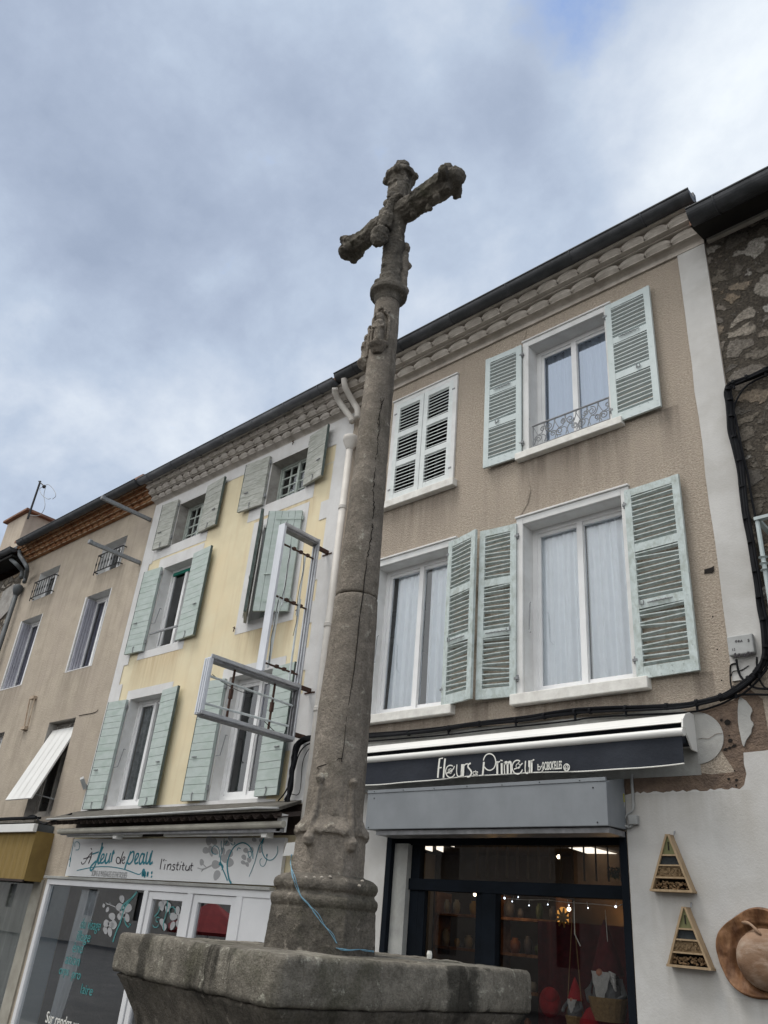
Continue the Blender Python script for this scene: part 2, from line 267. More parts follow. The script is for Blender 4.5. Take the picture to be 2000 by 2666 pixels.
def glass_mat(name, refl=0.28, tint=(0.96, 0.98, 1.0), rough=0.0, gc=(0.95, 0.97, 1)):
    m = bpy.data.materials.new(name); m.use_nodes = True; t = NT(m.node_tree); t.n.clear()
    tr = t.new('ShaderNodeBsdfTransparent', {'Color': (*tint, 1)})
    gl = t.new('ShaderNodeBsdfGlossy', {'Color': (*gc, 1), 'Roughness': rough})
    fr = t.new('ShaderNodeFresnel', {'IOR': 1.5})
    f = t.math('ADD', t.math('MULTIPLY', fr.outputs[0], 1.2), refl, clamp=True)
    mx_ = t.new('ShaderNodeMixShader', {0: f, 1: tr.outputs[0], 2: gl.outputs[0]})
    t.new('ShaderNodeOutputMaterial', {0: mx_.outputs[0]})
    return m
M_['glass'] = glass_mat('window_glass', 0.05)
M_['glassr'] = glass_mat('reflective_window_glass', 0.42, (.7, .74, .8), 0.0, (0.44, 0.50, 0.60))
M_['glasss'] = glass_mat('shop_window_glass', 0.36)
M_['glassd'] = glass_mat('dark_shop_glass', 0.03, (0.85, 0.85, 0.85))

def emit(name, c, s):
    m = bpy.data.materials.new(name); m.use_nodes = True; t = NT(m.node_tree); t.n.clear()
    e = t.new('ShaderNodeEmission', {'Color': (*c, 1), 'Strength': s}); t.new('ShaderNodeOutputMaterial', {0: e.outputs[0]}); return m
M_['lamp'] = emit('lamp_glow', (1, 0.82, 0.58), 4)
M_['panel'] = emit('ceiling_panel_glow', (1, 0.90, 0.76), 1.1)
M_['led'] = emit('fairy_light_glow', (0.75, 0.85, 1), 3.5)
M_['ledw'] = emit('warm_bulb_glow', (1, 0.75, 0.4), 6)

# ------------------------------------------------------------------ mesh builder
class MB:
    def __init__(s): s.v = []; s.f = []
    def add(s, vs, fs):
        o = len(s.v); s.v += [tuple(v) for v in vs]; s.f += [tuple(i + o for i in f) for f in fs]; return s
    def box(s, x0, x1, y0, y1, z0, z1):
        return s.add([(x0, y0, z0), (x1, y0, z0), (x1, y1, z0), (x0, y1, z0), (x0, y0, z1), (x1, y0, z1), (x1, y1, z1), (x0, y1, z1)],
                     [(0, 3, 2, 1), (4, 5, 6, 7), (0, 1, 5, 4), (1, 2, 6, 5), (2, 3, 7, 6), (3, 0, 4, 7)])
    def obox(s, c, hx, hy, hz, R):  # oriented box, R 3x3 matrix
        vs = []
        for k in (-1, 1):
            for j, i in ((-1, -1), (-1, 1), (1, 1), (1, -1)):
                vs.append(Vector(c) + R @ Vector((i * hx, j * hy, k * hz)))
        return s.add(vs, [(0, 3, 2, 1), (4, 5, 6, 7), (0, 1, 5, 4), (1, 2, 6, 5), (2, 3, 7, 6), (3, 0, 4, 7)])
    def prism(s, pts, y0, y1):   # pts (x,z) polygon extruded y0..y1
        n = len(pts)
        vs = [(p[0], y0, p[1]) for p in pts] + [(p[0], y1, p[1]) for p in pts]
        fs = [tuple(range(n)), tuple(range(2 * n - 1, n - 1, -1))] + [(i, i + n, (i + 1) % n + n, (i + 1) % n) for i in range(n)]
        return s.add(vs, fs)
    def tube(s, pts, r, seg=8, cap=True):
        pts = [Vector(p) for p in pts]; n = len(pts); rings = []
        up = Vector((0.13, 0.31, 0.94))
        for i, p in enumerate(pts):
            d = (pts[min(i + 1, n - 1)] - pts[max(i - 1, 0)])
            if d.length < 1e-9: d = Vector((0, 0, 1))
            d.normalize(); a = d.cross(up)
            if a.length < 0.1: a = d.cross(Vector((1, 0, 0)))
            a.normalize(); b = d.cross(a).normalized()
            rr = r[i] if isinstance(r, (list, tuple)) else r
            rings.append([p + (a * cos(2 * pi * k / seg) + b * sin(2 * pi * k / seg)) * rr for k in range(seg)])
        vs = [v for R_ in rings for v in R_]; fs = []
        for i in range(n - 1):
            for k in range(seg):
                fs.append((i * seg + k, i * seg + (k + 1) % seg, (i + 1) * seg + (k + 1) % seg, (i + 1) * seg + k))
        if cap: fs += [tuple(range(seg - 1, -1, -1)), tuple((n - 1) * seg + k for k in range(seg))]
        return s.add(vs, fs)
    def lathe(s, prof, cx, cy, seg=24, rot=0.0):
        n = len(prof); vs = []
        for r, z in prof:
            for k in range(seg):
                a = 2 * pi * k / seg + rot; vs.append((cx + r * cos(a), cy + r * sin(a), z))
        fs = []
        for i in range(n - 1):
            for k in range(seg): fs.append((i * seg + k, i * seg + (k + 1) % seg, (i + 1) * seg + (k + 1) % seg, (i + 1) * seg + k))
        fs += [tuple(range(seg - 1, -1, -1)), tuple((n - 1) * seg + k for k in range(seg))]
        return s.add(vs, fs)
    def ball(s, c, rx, ry=None, rz=None, nu=12, nv=8, R=None):
        ry = ry or rx; rz = rz or rx; vs = []; c = Vector(c)
        for j in range(nv + 1):
            t_ = pi * j / nv
            for i in range(nu):
                p = 2 * pi * i / nu; v = Vector((rx * sin(t_) * cos(p), ry * sin(t_) * sin(p), rz * cos(t_)))
                vs.append(c + (R @ v if R else v))
        fs = [(j * nu + i, (j + 1) * nu + i, (j + 1) * nu + (i + 1) % nu, j * nu + (i + 1) % nu) for j in range(nv) for i in range(nu)]
        return s.add(vs, fs)
    def sheet(s, x0, x1, z0, z1, holes=(), y=0.0):
        xs = sorted({x0, x1} | {min(max(h[i], x0), x1) for h in holes for i in (0, 1)})
        zs = sorted({z0, z1} | {min(max(h[i], z0), z1) for h in holes for i in (2, 3)})
        for i in range(len(xs) - 1):
            for j in range(len(zs) - 1):
                mx_, mz = (xs[i] + xs[i + 1]) / 2, (zs[j] + zs[j + 1]) / 2
                if any(h[0] < mx_ < h[1] and h[2] < mz < h[3] for h in holes): continue
                s.add([(xs[i], y, zs[j]), (xs[i + 1], y, zs[j]), (xs[i + 1], y, zs[j + 1]), (xs[i], y, zs[j + 1])], [(0, 1, 2, 3)])
        return s
    def grid(s, fn, nu, nv):
        vs = [fn(i / nu, j / nv) for j in range(nv + 1) for i in range(nu + 1)]
        return s.add(vs, [(j * (nu + 1) + i, j * (nu + 1) + i + 1, (j + 1) * (nu + 1) + i + 1, (j + 1) * (nu + 1) + i) for j in range(nv) for i in range(nu)])
    def ribbon(s, pts, w, th=0.003, ax=Vector((0, -1, 0))):   # flat stroke, pts 3D on a plane with normal ax
        pts = [Vector(p) for p in pts]; n = len(pts); L = []
        for i, p in enumerate(pts):
            d = (pts[min(i + 1, n - 1)] - pts[max(i - 1, 0)]); d = d.normalized() if d.length > 1e-9 else Vector((1, 0, 0))
            sd_ = d.cross(ax).normalized(); ww = (w[i] if isinstance(w, (list, tuple)) else w) / 2
            L.append((p - sd_ * ww, p + sd_ * ww))
        vs = []
        for a, b in L: vs += [a, b, a + ax * th, b + ax * th]
        fs = []
        for i in range(n - 1):
            o = i * 4; q = o + 4
            fs += [(o + 2, o + 3, q + 3, q + 2), (o, o + 2, q + 2, q), (o + 1, q + 1, q + 3, o + 3)]
        return s.add(vs, fs)
    def build(s, name, m, parent=None, smooth=False, loc=None, bev=0.0):
        me = bpy.data.meshes.new(name)
        vs = s.v
        if loc is not None: vs = [(v[0] - loc[0], v[1] - loc[1], v[2] - loc[2]) for v in vs]
        me.from_pydata(vs, [], s.f); me.update()
        bm = bmesh.new(); bm.from_mesh(me); bmesh.ops.recalc_face_normals(bm, faces=bm.faces) if len(s.f) > 5 else None
        bm.to_mesh(me); bm.free()
        me.materials.append(M_[m] if isinstance(m, str) else m)
        if smooth: me.polygons.foreach_set('use_smooth', [True] * len(me.polygons))
        o = bpy.data.objects.new(name, me); COL.objects.link(o)
        if loc is not None: o.location = loc
        if parent is not None:
            o.parent = parent
            if loc is None:
                if parent.type == 'EMPTY': o.matrix_parent_inverse = Matrix.Translation(-parent.location)
        if bev:
            b = o.modifiers.new('bevel', 'BEVEL'); b.width = bev; b.segments = 2; b.limit_method = 'ANGLE'
        return o
def thing(name, label, cat, loc, group=None):
    o = bpy.data.objects.new(name, None); COL.objects.link(o); o.location = loc; o.empty_display_size = 0.2
    o['label'] = label; o['category'] = cat
    if group: o['group'] = group
    return o
def tag(o, label, cat, group=None):
    o['label'] = label; o['category'] = cat
    if group: o['group'] = group
    return o
def struct(o): o['kind'] = 'structure'; return o
def catmull(p, n=6):
    p = [Vector(q) for q in p]; P = [p[0] * 2 - p[1]] + p + [p[-1] * 2 - p[-2]]; out = []
    for i in range(1, len(P) - 2):
        for k in range(n):
            t = k / n; a, b, c, d = P[i - 1], P[i], P[i + 1], P[i + 2]
            out.append(0.5 * ((2 * b) + (c - a) * t + (2 * a - 5 * b + 4 * c - d) * t * t + (3 * b - a - 3 * c + d) * t ** 3))
    out.append(p[-1]); return out
def weather(o, voxel=0.014, amp=0.01, size=0.12, amp2=0.004, smooth=1):
    """melt a rough assembly into one eroded stone surface"""
    r = o.modifiers.new('r', 'REMESH'); r.mode = 'VOXEL'; r.voxel_size = voxel; r.use_smooth_shade = True
    sm = o.modifiers.new('s', 'SMOOTH'); sm.iterations = smooth
    for i, (a, s_) in enumerate(((amp, size), (amp2, size * 0.25))):
        tx = bpy.data.textures.new('erosion', 'CLOUDS'); tx.noise_scale = s_; tx.noise_depth = 4
        d = o.modifiers.new('d', 'DISPLACE'); d.texture = tx; d.strength = a * 2; d.mid_level = 0.5; d.texture_coords = 'GLOBAL'
    bpy.context.view_layer.update()
    dg = bpy.context.evaluated_depsgraph_get()
    me = bpy.data.meshes.new_from_object(o.evaluated_get(dg)); o.modifiers.clear(); old = o.data; o.data = me
    if not me.materials: me.materials.append(old.materials[0])
    me.polygons.foreach_set('use_smooth', [True] * len(me.polygons))
    return o
def textmesh(name, body, size, m, origin, parent, shear=0.0, offset=0.0, sx=1.0, ny=-0.004, ang=0.0, align='LEFT', width=None):
    """built-in lettering lying on a plane parallel to the facade, reading from the street"""
    cu = bpy.data.curves.new(name, 'FONT'); cu.body = body; cu.size = size; cu.shear = shear; cu.offset = offset; cu.extrude = 0.0015; cu.align_x = align
    to = bpy.data.objects.new('tmp', cu); COL.objects.link(to); bpy.context.view_layer.update()
    me = bpy.data.meshes.new_from_object(to.evaluated_get(bpy.context.evaluated_depsgraph_get())); bpy.data.objects.remove(to)
    if width: xs_ = [v.co.x for v in me.vertices]; sx = width / (max(xs_) - min(xs_))
    mb = MB(); ca, sa = cos(ang), sin(ang)
    vs = []
    for v in me.vertices:
        x, z = v.co.x * sx, v.co.y
        vs.append((origin[0] + x * ca - z * sa, origin[1] + ny - v.co.z, origin[2] + x * sa + z * ca))
    mb.add(vs, [tuple(p.vertices) for p in me.polygons])
    return mb.build(name, m, parent)

# ------------------------------------------------------------------ ground
g = MB().add([(-150, -150, -0.82), (150, -150, -0.82), (150, 150, -0.82), (-150, 150, -0.82)], [(0, 1, 2, 3)]).build('ground', 'ground'); struct(g)
g = MB().box(-60, 60, -3.0, 0.3, -0.8, -0.7).build('pavement', 'pave'); struct(g)
g = MB().box(-4.9, -1.0, -6.0, -3.0, -0.8, -0.704).build('square_paving', 'pave'); struct(g)

# ------------------------------------------------------------------ houses: shared builders
HOUSEBACK = 8.0
def house_shell(parent, x0, x1, zt, wallmat, holes, m_side='beige', zroof=None, backwall=True):
    """street wall with real openings, plus side walls, back wall, floors and a tiled roof"""
    w = MB().sheet(x0, x1, -0.75, zt, holes, 0.0)
    w.build('wall', wallmat, parent)
    s = MB().box(x0, x0 + 0.02, 0.001, HOUSEBACK, -0.75, zt).box(x1 - 0.02, x1, 0.001, HOUSEBACK, -0.75, zt).box(x0, x1, HOUSEBACK, HOUSEBACK + .02, -0.75, zt)
    s.build('side_wall', m_side, parent)
    fl = MB().box(x0 + .03, x1 - .03, 0.6, HOUSEBACK - .03, 3.18, 3.28).box(x0 + .03, x1 - .03, 0.6, HOUSEBACK - .03, 5.45, 5.55).box(x0 + .03, x1 - .03, 0.3, HOUSEBACK - .03, zt - .08, zt)
    fl.box(x0 + .03, x1 - .03, 2.5, 2.6, -0.75, zt - .1)
    fl.build('floor', 'darkroom', parent)
    zr = zt + 2.0
    r = MB()
    P_ = [(-.45, zt + .42), (4, zr), (HOUSEBACK + .2, zt + .3)]; t_ = .07
    n_ = [(x0, y, z) for y, z in P_] + [(x1, y, z) for y, z in P_] + [(x0, y, z - t_) for y, z in P_] + [(x1, y, z - t_) for y, z in P_]
    r.add(n_, [(0, 3, 4, 1), (1, 4, 5, 2), (6, 7, 10, 9), (7, 8, 11, 10), (0, 6, 9, 3), (2, 5, 11, 8), (0, 1, 7, 6), (1, 2, 8, 7), (3, 9, 10, 4), (4, 10, 11, 5)])
    r.add([(x0 + .01, 0, zt), (x0 + .01, HOUSEBACK, zt), (x0 + .01, 4, zr - t_ - .01)], [(0, 1, 2)]).add([(x1 - .01, 0, zt), (x1 - .01, HOUSEBACK, zt), (x1 - .01, 4, zr - t_ - .01)], [(0, 1, 2)])
    r.build('roof', 'roof', parent)
def reveals(parent, holes, m='reveal', depth=0.26):
    for (x0, x1, z0, z1) in holes:
        b = MB()
        b.add([(x0, 0, z0), (x1, 0, z0), (x1, 0, z1), (x0, 0, z1), (x0, depth, z0), (x1, depth, z0), (x1, depth, z1), (x0, depth, z1)], [(0, 4, 7, 3), (1, 2, 6, 5), (3, 7, 6, 2), (0, 1, 5, 4)])
        b.build('window_reveal', m, parent)
def casement(parent, x0, x1, z0, z1, y=0.2, fm='pvc', leaves=2, munt=None, curtain=None, gm='glass', fw=0.055, bot=0.09, sash=0.04, mull=0.07, dots=False, cgap=0.0):
    f = MB()
    f.box(x0, x0 + fw, y - .02, y + .05, z0, z1).box(x1 - fw, x1, y - .02, y + .05, z0, z1)
    f.box(x0 + fw, x1 - fw, y - .02, y + .05, z1 - fw, z1).box(x0 + fw, x1 - fw, y - .025, y + .05, z0, z0 + bot)
    ix0, ix1, iz0, iz1 = x0 + fw, x1 - fw, z0 + bot, z1 - fw
    xs = [ix0, ix1] if leaves == 1 else [ix0, (ix0 + ix1) / 2, ix1]
    pane = MB()
    for i in range(len(xs) - 1):
        a, b = xs[i], xs[i + 1]; s_ = sash
        f.box(a, a + s_, y, y + .04, iz0, iz1).box(b - s_, b, y, y + .04, iz0, iz1).box(a + s_, b - s_, y, y + .04, iz0, iz0 + s_).box(a + s_, b - s_, y, y + .04, iz1 - s_, iz1)
        if munt:
            c, r = munt
            for q in range(1, c): xx = a + s_ + (b - a - 2 * s_) * q / c; f.box(xx - .012, xx + .012, y + .004, y + .03, iz0 + s_, iz1 - s_)
            for q in range(1, r): zz = iz0 + s_ + (iz1 - iz0 - 2 * s_) * q / r; f.box(a + s_, b - s_, y + .006, y + .032, zz - .012, zz + .012)
        pane.add([(a + s_, y + .018, iz0 + s_), (b - s_, y + .018, iz0 + s_), (b - s_, y + .018, iz1 - s_), (a + s_, y + .018, iz1 - s_)], [(0, 1, 2, 3)])
    if leaves == 2:
        m_ = xs[1]; f.box(m_ - mull / 2, m_ + mull / 2, y - .022, y - .002, iz0, iz1)
    fo = f.build('window', fm, parent)
    pane.build('pane', gm, fo)
    if curtain:
        for i in range(len(xs) - 1):
            a, b = xs[i] + sash * 0.5 + cgap, xs[i + 1] - sash * 0.5
            ph = random.random() * 9; W = b - a
            def cf(u, v, a=a, W=W, ph=ph):
                fold = 0.044 * sin(u * 21 + ph + 0.8 * sin(v * 2 + ph)) * (0.35 + 0.65 * (1 - v)) + 0.016 * sin(u * 47 + ph * 2 + v)
                return (a + W * u, y + 0.085 + fold * .75, iz0 + (iz1 - iz0) * v)
            MB().grid(cf, 60, 12).build('curtain', curtain, fo, smooth=True)
    return fo
def leaf_frame(hx, hd, ex, ed):
    """unit vectors of a shutter leaf from its hinge (hx, distance hd in front of wall) to its edge (ex, ed)"""
    h = Vector((hx, -hd, 0)); e = Vector((ex, -ed, 0)); u = (e - h); w = u.length; u.normalize()
    n = u.cross(Vector((0, 0, 1))); n.normalize()
    if n.y > 0: n = -n
    return h, u, n, w
def orient_box(mb, h, u, n, a0, a1, t0, t1, z0, z1):
    vs = []
    for z in (z0, z1):
        for (a, t) in ((a0, t0), (a1, t0), (a1, t1), (a0, t1)): vs.append(h + u * a + n * t + Vector((0, 0, z)))
    mb.add(vs, [(0, 3, 2, 1), (4, 5, 6, 7), (0, 1, 5, 4), (1, 2, 6, 5), (2, 3, 7, 6), (3, 0, 4, 7)])
def louvre(parent, hx, ex, z0, z1, hd=0.03, ed=0.03, m='mint', closed=False, th=0.035, st=0.075, rails=(0.36, 0.66), hw=True, worn=False, lab=None, pitch=0.054, espag=None, label=None):
    h, u, n, w = leaf_frame(hx, hd, ex, ed); mb = MB(); H = z1 - z0; rt = 0.085
    for a in (0, w - st): orient_box(mb, h, u, n, a, a + st, 0, th, z0 + random.uniform(0, .006), z1)
    zs = [z0] + [z0 + H * r for r in rails] + [z1]
    segs = []
    orient_box(mb, h, u, n, st, w - st, 0.003, th - .003, z0 + .002, z0 + rt + .03); orient_box(mb, h, u, n, st, w - st, 0.003, th - .003, z1 - rt, z1 - .002)
    prev = z0 + rt + .03
    for r in rails:
        zz = z0 + H * r; orient_box(mb, h, u, n, st, w - st, 0.003, th - .003, zz - .045, zz + .045); segs.append((prev, zz - .045)); prev = zz + .045
    segs.append((prev, z1 - rt))
    sgn = -1 if closed else 1
    for a, b in segs:
        k = max(2, int((b - a) / pitch)); p = (b - a) / k
        for i in range(k):
            zc_ = a + p * (i + 0.5) + random.uniform(-.002, .002); tilt = random.uniform(-.005, .005) * (2 if worn else 1) * (2.4 if random.random() < .08 else 1)
            dz = 0.009 if not closed else -0.010
            zi, zo = zc_ - dz, zc_ + dz      # inner / outer edge heights
            t0, t1 = 0.004, th - .002; q = 0.0055 if not closed else 0.005
            vs = []
            for (tt, zz_) in ((t0, zi - q), (t1, zo - q), (t1, zo + q), (t0, zi + q)):
                for aa in (st - .004, w - st + .004): vs.append(h + u * aa + n * tt + Vector((0, 0, zz_ + (tilt if aa > st else -tilt))))
            mb.add(vs, [(0, 1, 3, 2), (2, 3, 5, 4), (4, 5, 7, 6), (6, 7, 1, 0), (0, 2, 4, 6), (1, 7, 5, 3)])
    # nail heads
    for zz in (z0 + .03, z0 + .09, z1 - .03, z1 - .075):
        for k in range(6):
            a = 0.03 + (w - .06) * k / 5; p = h + u * a + n * (th + .001) + Vector((0, 0, zz + random.uniform(-.01, .01)))
            mb.ball(p, .005, .004, .005, 6, 4)
    for k in range(7):
        for a in (st * .5, w - st * .5):
            p = h + u * a + n * (th + .001) + Vector((0, 0, z0 + H * (0.12 + 0.12 * k))); mb.ball(p, .004, .004, .004, 6, 4)
    lo = mb.build('shutter', m, parent)
    if label: lo['label'] = label
    if hw:
        hb = MB()
        for zz in (z0 + .16, z1 - .2):
            p = h + n * (th * .5) + Vector((0, 0, zz)); hb.tube([p - u * .012, p - u * .012 + Vector((0, 0, .07))], .013, 8)
            orient_box(hb, h, u, n, -.03, .02, 0.0, th + .004, zz + .02, zz + .045)
        hb.build('hinge', 'greyiron', lo)
        zz = z0 + H * (0.36 if not closed else .3)
        lb = MB(); c = h + u * (w * .5) + n * (th + .012) + Vector((0, 0, zz + (H * .31 if not worn else 0)))
        k = 9
        for i in range(k):
            p = c + u * ((i - k / 2) * .022); lb.ball(p + Vector((0, 0, 0.004 * (i % 2))), .011, .009, .008, 6, 4)
        lb.tube([c - u * .13, c + u * .13], .006, 6)
        c2 = h + u * (w * (.6 if not worn else .15)) + n * (th + .01) + Vector((0, 0, zz)); lb.tube([c2 + Vector((0, 0, .05)), c2, c2 + u * .04 - Vector((0, 0, .01)), c2 + u * .04 + Vector((0, 0, .03))], .007, 6)
        if not closed: lb.build('latch', 'greyiron', lo)
    return lo
def planks(parent, hx, ex, z0, z1, hd=0.03, ed=0.03, m='mintp', th=0.045, ph=0.115, vertical=False):
    h, u, n, w = leaf_frame(hx, hd, ex, ed); mb = MB(); H = z1 - z0
    if not vertical:
        k = max(3, int(H / ph)); z = z0
        hs = [random.uniform(.8, 1.2) for _ in range(k)]; S = sum(hs)
        for q in hs:
            dz = H * q / S; e1 = random.uniform(-.003, .003)
            orient_box(mb, h, u, n, 0.004 + abs(e1), w - random.uniform(0, .008), 0.012, th - random.uniform(0, .003), z + .0025, z + dz - .0025); z += dz
        orient_box(mb, h, u, n, 0.002, w - .002, 0, .014, z0 + .002, z1 - .002)
    else:
        k = 5
        for i in range(k):
            orient_box(mb, h, u, n, w * i / k + .003, w * (i + 1) / k - .003, 0.01, th, z0 + random.uniform(0, .004), z1)
        orient_box(mb, h, u, n, 0, w, 0, .012, z0 + .003, z1 - .003)
    lo = mb.build('shutter', m, parent)
    hb = MB()
    orient_box(hb, h, u, n, w + .0, w + .007, 0.004, th + .002, z0, z1)
    hb.build('edge_board', 'plankedge', lo)
    hk = MB()
    c = h + u * (w * .75) + n * (th + .012) + Vector((0, 0, z0 + H * .35))
    hk.tube([c - u * .05, c + u * .05], .009, 6)
    c = h + u * (w * .5) + n * (th + .01) + Vector((0, 0, z0 + .05)); hk.tube(catmull([c + Vector((0, 0, .05)), c + u * .02 + Vector((0, 0, .06)), c + u * .02, c - Vector((0, 0, .06))], 4), .006, 6)
    for zz in (z0 + .14, z1 - .16):
        p = h + n * (th * .5) + Vector((0, 0, zz)); hk.tube([p - u * .014, p - u * .014 + Vector((0, 0, .07))], .014, 8)
        if vertical: orient_box(hk, h, u, n, 0, w * .75, th, th + .006, zz, zz + .035)
    hk.build('hook', 'greyiron' if not vertical else m, lo)
    return lo
def scallop_row(mb, x0, x1, z, h, p, w, jit=0.0):
    """one row of plastered tile ends: arches leaning out, with flush mortar in the valleys between them"""
    n = max(1, int(round((x1 - x0) / w))); w = (x1 - x0) / n
    mb.box(x0, x1, -p + .042, 0.0, z, z + h + .004)
    for i in range(n):
        a = x0 + i * w; r = w / 2; jj = random.uniform(-jit, jit); kk = random.uniform(-jit, jit); m = 13
        arc_ = [(a + r - r * .99 * cos(pi * q / (m - 1)), z + h * (.10 + .88 * sin(pi * q / (m - 1)) ** .9) + jj * .5) for q in range(m)]
        vs = [(x, -p + .055, z - .002) for x, zz in arc_] + [(x + (a + r - x) * .03, -p + .014 + kk, z + (zz - z) * .55) for x, zz in arc_] + [(x, -p + kk, zz) for x, zz in arc_] + [(x, -p + .044, zz + .003) for x, zz in arc_]
        fs = [(A * m + q, A * m + q + 1, (A + 1) * m + q + 1, (A + 1) * m + q) for A in range(3) for q in range(m - 1)]
        mb.add(vs, fs)
def gutter(parent, x0, x1, y, z, r, m='zinc', joint=0.9):
    b = MB(); n = 14; L = int((x1 - x0) / 0.3) + 1
    for k in range(2):
        rr = r if k == 0 else r - .006
        def gf(u, v, rr=rr): a = pi + pi * v; return (x0 + (x1 - x0) * u, y + rr * cos(a), z + rr * sin(a) + 0.006 * sin(u * (x1 - x0) * 1.3))
        b.grid(gf, L, n)
    b.tube([(x0, y - r, z), (x1, y - r, z)], .014, 8)
    x = x0 + random.uniform(.2, .5)
    while x < x1:
        pts = [(x, y + (r + .004) * cos(pi + pi * q / 12), z + (r + .004) * sin(pi + pi * q / 12)) for q in range(13)]
        b.tube(pts, .008, 6); x += joint
    for xx in (x0, x1):
        b.add([(xx, y + r * cos(pi + pi * q / 12), z + r * sin(pi + pi * q / 12)) for q in range(13)], [tuple(range(13))])
    # eaves board and felt strip behind the gutter
    b.box(x0, x1, y + r * .6, y + r + .03, z - .02, z + .09)
    return b.build('gutter', m, parent)
def surround(parent, x0, x1, z0, z1, hole, m, y=-0.004):
    return MB().sheet(x0, x1, z0, z1, [hole], y).build('window_surround', m, parent)
def sill(parent, x0, x1, z0, z1, out=0.09, m='sill'):
    return MB().box(x0, x1, -out, 0.2, z0, z1).build('window_sill', m, parent, bev=0.008)

# ================================================================== TAN HOUSE (right, flower shop)
TX0, TX1 = -7.66, -2.07
tan = thing('town_house', 'tan roughcast house over the flower shop, white corner strip and louvred shutters', 'house', (-4.9, 0, 0))
W_ww = (-6.74, -5.68, 6.90, 8.56); W_ur = (-4.44, -3.36, 6.91, 8.55); W_ll = (-6.84, -5.60, 3.91, 5.92); W_lr = (-4.53, -3.30, 3.92, 5.93)
SHOP = (-6.31, -3.47, 0.0, 2.56)
house_shell(tan, TX0, TX1, 8.98, 'tan', [W_ww, W_ur, W_ll, W_lr, SHOP])
reveals(tan, [W_ur, W_ll, W_lr], 'reveal', .26); reveals(tan, [W_ww], 'dark', .26)  # last reveal coloured dark as painted shade behind the closed shutters
def moulded(parent, w, e=0.09):
    x0, x1, z0, z1 = w; b = MB(); q = .03
    b.box(x0 - e, x0 - .002, -.03, .01, z0, z1 + e).box(x1 + .002, x1 + e, -.03, .01, z0, z1 + e).box(x0 - .002, x1 + .002, -.03, .01, z1 + .002, z1 + e)
    b.box(x0 - e - .01, x1 + e + .01, -.05, .0, z1 + e, z1 + e + .025)
    b.build('window_surround', 'reveal', parent, bev=.006)
moulded(tan, W_ur); moulded(tan, W_ll); moulded(tan, W_lr); moulded(tan, W_ww, .07)
casement(tan, *W_ur, y=.2, curtain='curtain', gm='glassr')
casement(tan, *W_ll, y=.2, curtain='curtain', cgap=.05)
casement(tan, *W_lr, y=.2, curtain='curtain')
casement(tan, *W_ww, y=.2, fm='dark', curtain=None)  # frame coloured near black so the shutter gaps look shaded
sill(tan, -4.61, -3.20, 6.81, 6.905); sill(tan, -6.95, -5.44, 3.80, 3.905); sill(tan, -4.66, -3.13, 3.80, 3.915); sill(tan, -6.87, -5.56, 6.785, 6.895)
louvre(tan, -4.535, -5.09, 6.86, 8.60, .03, .05); louvre(tan, -3.32, -2.745, 6.85, 8.60, .03, .045)
louvre(tan, -6.745, -6.215, 6.905, 8.565, -.005, -.005, 'whiteshut', closed=True, label='closed white louvred shutter')
louvre(tan, -5.675, -6.205, 6.905, 8.565, -.005, -.005, 'whiteshut', closed=True, label='closed white louvred shutter')
louvre(tan, -5.60, -5.10, 3.90, 5.965, .02, .14, 'mintw', worn=True, label='worn mint shutter overlapping its neighbour')
louvre(tan, -4.61, -5.09, 3.90, 5.955, .02, .075, 'mintw', worn=True)
louvre(tan, -3.245, -2.64, 3.90, 5.96, .02, .04, 'mintw', worn=True, label='worn mint shutter with a splintered lower corner')
# reveal hook bars
for (xx, z_) in ((-4.50, 7.55), (-6.80, 4.75), (-4.50, 4.75)):
    hb = MB(); hb.tube([(xx + .02, .05, z_ + .22), (xx + .03, .02, z_ + .2), (xx + .03, .0, z_ - .12), (xx + .06, -.02, z_ - .16)], .007, 6); hb.build('reveal_hook', 'greyiron', tan)
# corner strip, patches and shop-level render
cs = MB(); z = 3.78; pts = [(-2.385, 3.78)]
while z < 8.95: z += .35; pts.append((-2.385 + random.uniform(-.008, .008), min(z, 8.97)))
pts += [(-2.075, 8.97), (-2.075, 4.3), (-2.11, 3.9), (-2.2, 3.78)]
cs.prism(pts, -.022, .0).build('corner_strip', 'whitewall', tan)
# wall patches made of thin sheets, each one proud of the last
MB().prism([(-7.64, 3.02), (-2.745, 3.01), (-2.75, 3.54), (-2.9, 3.60), (-7.64, 3.66)], -.006, .0).build('grey_band', 'greyrender', tan)
pp = [(-2.76 + .24 * cos(a), 3.325 + .225 * sin(a)) for a in [pi / 2 - pi * i / 20 for i in range(21)]]
MB().prism(pp + [(-2.76, 3.1)], -.010, -.001).build('round_patch', M_.setdefault('patchg', mat('pale_cement', (0.43, 0.425, 0.405), (0.33, 0.325, 0.31), 4, .95, .5, 40)), tan)
rag = [(-3.46, 2.87)]
x = -3.4
while x < -2.42: rag.append((x, 2.885 + random.uniform(-.010, .010))); x += .03
rag += [(-2.40, 2.91), (-2.37, 3.0), (-2.38, 3.08), (-2.372, 3.17), (-2.2, 3.175), (-2.071, 3.185)]
MB().prism([(-3.468, -.74)] + rag + [(-2.071, -.74)], -.006, 0).build('shop_wall', 'whitewall', tan)
MB().prism([(-7.64, -.74), (-7.64, 3.0), (-6.315, 3.0), (-6.315, -.74)], -.006, 0).build('shop_wall', 'whitewall', tan)
bz = []
x = -3.46
while x < -2.40: bz.append((x, 3.02 + random.uniform(-.01, .01))); x += .1
MB().prism([(-3.46, 2.84)] + bz + [(-2.74, 3.56), (-2.4, 3.62), (-2.29, 3.74), (-2.16, 3.6), (-2.15, 3.2), (-2.2, 3.1), (-2.3, 2.84)], -.003, 0).build('scraped_patch', 'brown', tan)
